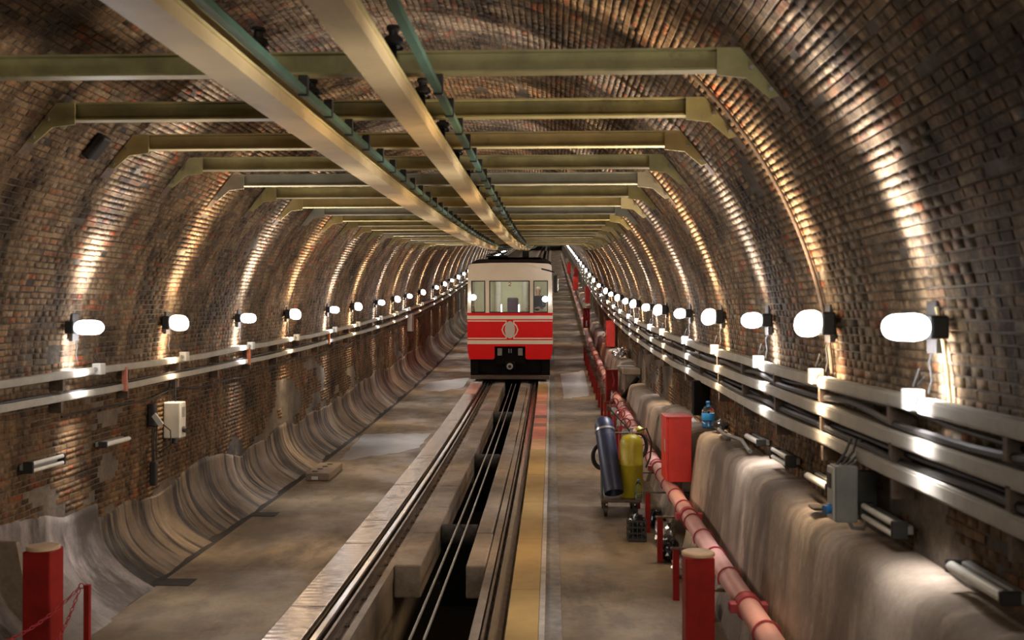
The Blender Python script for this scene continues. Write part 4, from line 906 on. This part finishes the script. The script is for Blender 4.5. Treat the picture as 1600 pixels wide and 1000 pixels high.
# stripes
for z0_, z1_ in ((1.918, 2.025), (1.17, 1.286)):
    b = MB(); b.box(-1.284, 1.284, -.006, TL, z0_, z1_); tb(b, 'wide_stripe', 'traincream')
for s in (-1, 1):
    pts = [(s * 1.26, 1.865), (s * .115, 1.865), (s * .115, 1.80), (s * .19, 1.72), (s * .235, 1.60), (s * .19, 1.48), (s * .115, 1.40), (s * .115, 1.34), (s * 1.26, 1.34)]
    b = MB()
    w2 = .017
    for (ax, az), (bx, bz_) in zip(pts[:-1], pts[1:]):
        d = Vector((bx - ax, bz_ - az)).normalized(); nn = Vector((-d.y, d.x)) * w2; e = d * w2 * .7
        b.plate([(ax - e.x + nn.x, az - e.y + nn.y), (bx + e.x + nn.x, bz_ + e.y + nn.y), (bx + e.x - nn.x, bz_ + e.y - nn.y), (ax - e.x - nn.x, az - e.y - nn.y)], -.006, .003)
    tb(b, 'emblem_line', 'traincream')
b = MB(); b.plate([(.15 * math.cos(t), 1.60 + .262 * math.sin(t)) for t in np.linspace(0, 2 * math.pi, 33)[:-1]], -.014, .003); tb(b, 'emblem_oval', 'emblem')
# roof
rp = [(-1.25, 3.46), (-1.225, 3.54), (-1.15, 3.575), (-.6, 3.60), (0, 3.605), (.6, 3.60), (1.15, 3.575), (1.225, 3.54), (1.25, 3.46), (1.2, 3.46), (.6, 3.55), (-.6, 3.55), (-1.2, 3.46)]
b = MB(); b.plate(rp, .06, TL); tb(b, 'roof', 'roofd')
b = MB(); b.plate([(-1.2, 3.56), (-.98, 3.70), (.98, 3.70), (1.2, 3.56)], .06, TL - .2); tb(b, 'roof_fairing', 'roofd')
b = MB(); b.box(-.7, .9, .9, 5, 3.68, 3.76, bev=.02); tb(b, 'roof_box', 'underb')
b = MB(); b.box(-1.2, 1.2, TL - .05, TL, .7, 3.5); tb(b, 'rear_wall', 'traincream')
# collector
cx_ = -.43

for nm, f_ in (('collector_base', lambda b: b.box(-.75, -.1, .8, 1.6, 3.76, 3.82, bev=.01)), ('collector_arm', lambda b: (b.tube([(-.65, .9, 3.8), (-.5, 1.3, 3.9), (-.42, .9, 3.97)], .022, 8), b.tube([(-.2, .9, 3.8), (-.34, 1.3, 3.9), (-.42, .9, 3.97)], .022, 8), b.tube([(-.72, .85, 3.85), (-.1, .85, 3.92)], .018, 8))), ('collector_shoe', lambda b: b.box(-.72, -.12, .82, .98, 3.965, 3.99, bev=.006))):
    b = MB(); f_(b); b.build(nm, M['black'], train)

b = MB(); b.box(.35, .55, 1.0, 1.3, 3.76, 3.96, bev=.02); tb(b, 'roof_insulator', 'black')
# mirror, wiper
b = MB(); b.tube([(.95, -.03, 3.42), (1.15, -.10, 3.37), (1.33, -.12, 3.32), (1.36, -.12, 3.2)], .022, 8); ma = tb(b, 'mirror_arm', 'black')
b = MB(); b.box(1.30, 1.44, -.16, -.10, 2.72, 3.22, bev=.02); mir = tb(b, 'mirror', 'black')
b = MB(); b.box(1.41, 1.445, -.17, -.155, 2.76, 3.12, bev=.004); tb(b, 'mirror_glass', 'box', mir)
# headlamps inside the outer windows
for x_, z_, w_ in ((-1.09, 2.575, .08), (1.06, 2.52, .08)):
    b = MB(); b.lathe([(.002, 0), (.07, .0), (.085, .03), (.07, .09), (.002, .11)], (x_, -.03, z_), 18, Matrix.Diagonal((1.1, 1, 1, 1)) @ Matrix.Rotation(math.pi / 2, 4, 'X')); tb(b, 'headlamp', 'head')
# interior
b = MB(); b.box(-1.2, 1.2, .3, TL - .1, 1.06, 1.10); tb(b, 'cabin_floor', 'underb')
b = MB(); b.box(-1.2, 1.2, 1.75, 1.8, 1.1, 3.5); tb(b, 'cab_bulkhead', 'interior')
b = MB(); b.box(-1.18, 1.18, .08, 1.75, 3.40, 3.45); tb(b, 'cab_ceiling', 'interior')
b = MB(); b.box(-.5, .5, .6, .7, 3.36, 3.40); tb(b, 'cab_light', 'cabin')
b = MB(); b.box(-1.15, 1.15, .1, .5, 1.9, 2.12, bev=.02); tb(b, 'dashboard', 'black')
for x_ in (-.42, .42):
    b = MB(); b.tube([(x_, 1.5, 1.1), (x_, 1.5, 3.4)], .10, 14); tb(b, 'cab_post', 'curtain')
b = MB(); b.box(-.12, .22, .95, 1.05, 1.7, 2.52, bev=.04); b.box(-.12, .22, .6, 1.0, 1.6, 1.7, bev=.03); b.tube([(.05, .8, 1.1), (.05, .8, 1.6)], .04, 8); tb(b, 'driver_seat', 'seat')
for x_ in (-.27, .26):
    b = MB(); b.tube([(x_, .35, 2.12), (x_, .35, 2.34)], .022, 10); tb(b, 'windscreen_glint', 'head')  # added glowing rods standing in for lamp reflections on the windscreen
# the red figure 2 at the top of the windscreen
b = MB(); pts = [(-.03, 3.00), (-.015, 3.02), (.015, 3.02), (.03, 3.0), (.028, 2.975), (-.03, 2.915), (.034, 2.915)]
pts = [(a * 1.15, c - .0) for a, c in pts]
for (ax, az), (bx, bz_) in zip(pts[:-1], pts[1:]):
    d = Vector((bx - ax, bz_ - az)).normalized(); nn = Vector((-d.y, d.x)) * .009; e = d * .006
    b.plate([(ax - e.x + nn.x, az - e.y + nn.y), (bx + e.x + nn.x, bz_ + e.y + nn.y), (bx + e.x - nn.x, bz_ + e.y - nn.y), (ax - e.x - nn.x, az - e.y - nn.y)], .008, .018)
tb(b, 'car_number', 'ring')
train.location = (TX, YT, ZT); train.rotation_euler = (ang * .9, 0, 0)

# ------------------------------------------------------------------ the driver
def skin_fig(name, verts, edges, radii, mat, parent, sub=2):
    me = bpy.data.meshes.new(name); me.from_pydata(verts, edges, []); o = bpy.data.objects.new(name, me); col.link(o)
    m_ = o.modifiers.new('skin', 'SKIN'); m_.use_smooth_shade = True
    for i, r_ in enumerate(radii): me.skin_vertices[0].data[i].radius = r_ if hasattr(r_, '__len__') else (r_, r_)
    me.skin_vertices[0].data[0].use_root = True
    s_ = o.modifiers.new('sub', 'SUBSURF'); s_.levels = sub; s_.render_levels = sub
    dg = bpy.context.evaluated_depsgraph_get(); me2 = bpy.data.meshes.new_from_object(o.evaluated_get(dg)); o.modifiers.clear(); o.data = me2
    me2.materials.clear(); me2.materials.append(mat); o.parent = parent; return o
BV = [(0, 0, .95), (0, 0, 1.15), (0, .0, 1.38), (0, 0, 1.47), (0, -.01, 1.53), (0, -.02, 1.60), (0, -.015, 1.67), (0, 0, 1.72),
      (-.18, 0, 1.42), (-.25, -.06, 1.16), (-.18, -.28, 1.10), (-.16, -.36, 1.10),
      (.18, 0, 1.42), (.25, -.06, 1.16), (.18, -.28, 1.10), (.16, -.36, 1.10),
      (-.1, 0, .9), (-.11, 0, .5), (-.11, .02, .09), (-.11, -.14, .04), (.1, 0, .9), (.11, 0, .5), (.11, .02, .09), (.11, -.14, .04)]
BE = [(0, 1), (1, 2), (2, 3), (3, 4), (4, 5), (5, 6), (6, 7), (2, 8), (8, 9), (9, 10), (10, 11), (2, 12), (12, 13), (13, 14), (14, 15), (0, 16), (16, 17), (17, 18), (18, 19), (0, 20), (20, 21), (21, 22), (22, 23)]
BR = [(.14, .1), (.135, .1), (.15, .1), .065, .055, (.075, .09), (.08, .095), (.05, .06), .06, .045, .035, .03, .06, .045, .035, .03, .085, .06, .045, .04, .085, .06, .045, .04]
per = root('person', (0, 0, 0), 'train driver in a dark jacket standing at the right cab window', 'person')
skin_fig('body', BV, BE, BR, M['skin'], per)
def bump_r(r_, k): return tuple(v * k for v in r_) if hasattr(r_, '__len__') else r_ * k
ids = [0, 1, 2, 3, 8, 9, 10, 12, 13, 14]; mp = {v: i for i, v in enumerate(ids)}
skin_fig('jacket', [BV[i] for i in ids], [(mp[a], mp[c]) for a, c in BE if a in mp and c in mp], [bump_r(BR[i], 1.22) for i in ids], M['jacket'], per)
ids = [0, 16, 17, 18, 20, 21, 22]; mp = {v: i for i, v in enumerate(ids)}
skin_fig('trousers', [BV[i] for i in ids], [(mp[a], mp[c]) for a, c in BE if a in mp and c in mp], [bump_r(BR[i], 1.18) for i in ids], M['jacket'], per)
b = MB(); b.blob((0, .02, 1.70), (.088, .10, .07), 2, .03, 2); b.build('hair', M['shirt'], per)
b = MB(); b.blob((0, -.115, 1.605), (.014, .02, .022), 2, 0, 2); b.build('nose', M['skin'], per)
for s in (-1, 1):
    b = MB(); b.blob((s * .03, -.1, 1.632), (.012, .008, .008), 2, 0, 1); b.build('eye', M['jacket'], per)
    b = MB(); b.blob((s * .083, .0, 1.615), (.012, .022, .032), 2, 0, 1); b.build('ear', M['skin'], per)
    b = MB(); x_ = s * .155
    for k in range(4): b.tube([(x_ + (k - 1.5) * .018, -.37, 1.10), (x_ + (k - 1.5) * .02, -.42 - .01 * (k in (1, 2)), 1.095), (x_ + (k - 1.5) * .02, -.44, 1.075)], .008, 6)
    b.tube([(x_ - s * .03, -.34, 1.10), (x_ - s * .055, -.375, 1.09)], .009, 6)
    b.build('fingers', M['skin'], per)
per.scale = (1.0, 1.0, 1.0); fz_ = 1.10; yd = .95
per.location = (TX + .84, YT + yd, ZT + fz_ + yd * math.tan(ang * .9) + .0); per.rotation_euler = (0, 0, math.radians(-30))
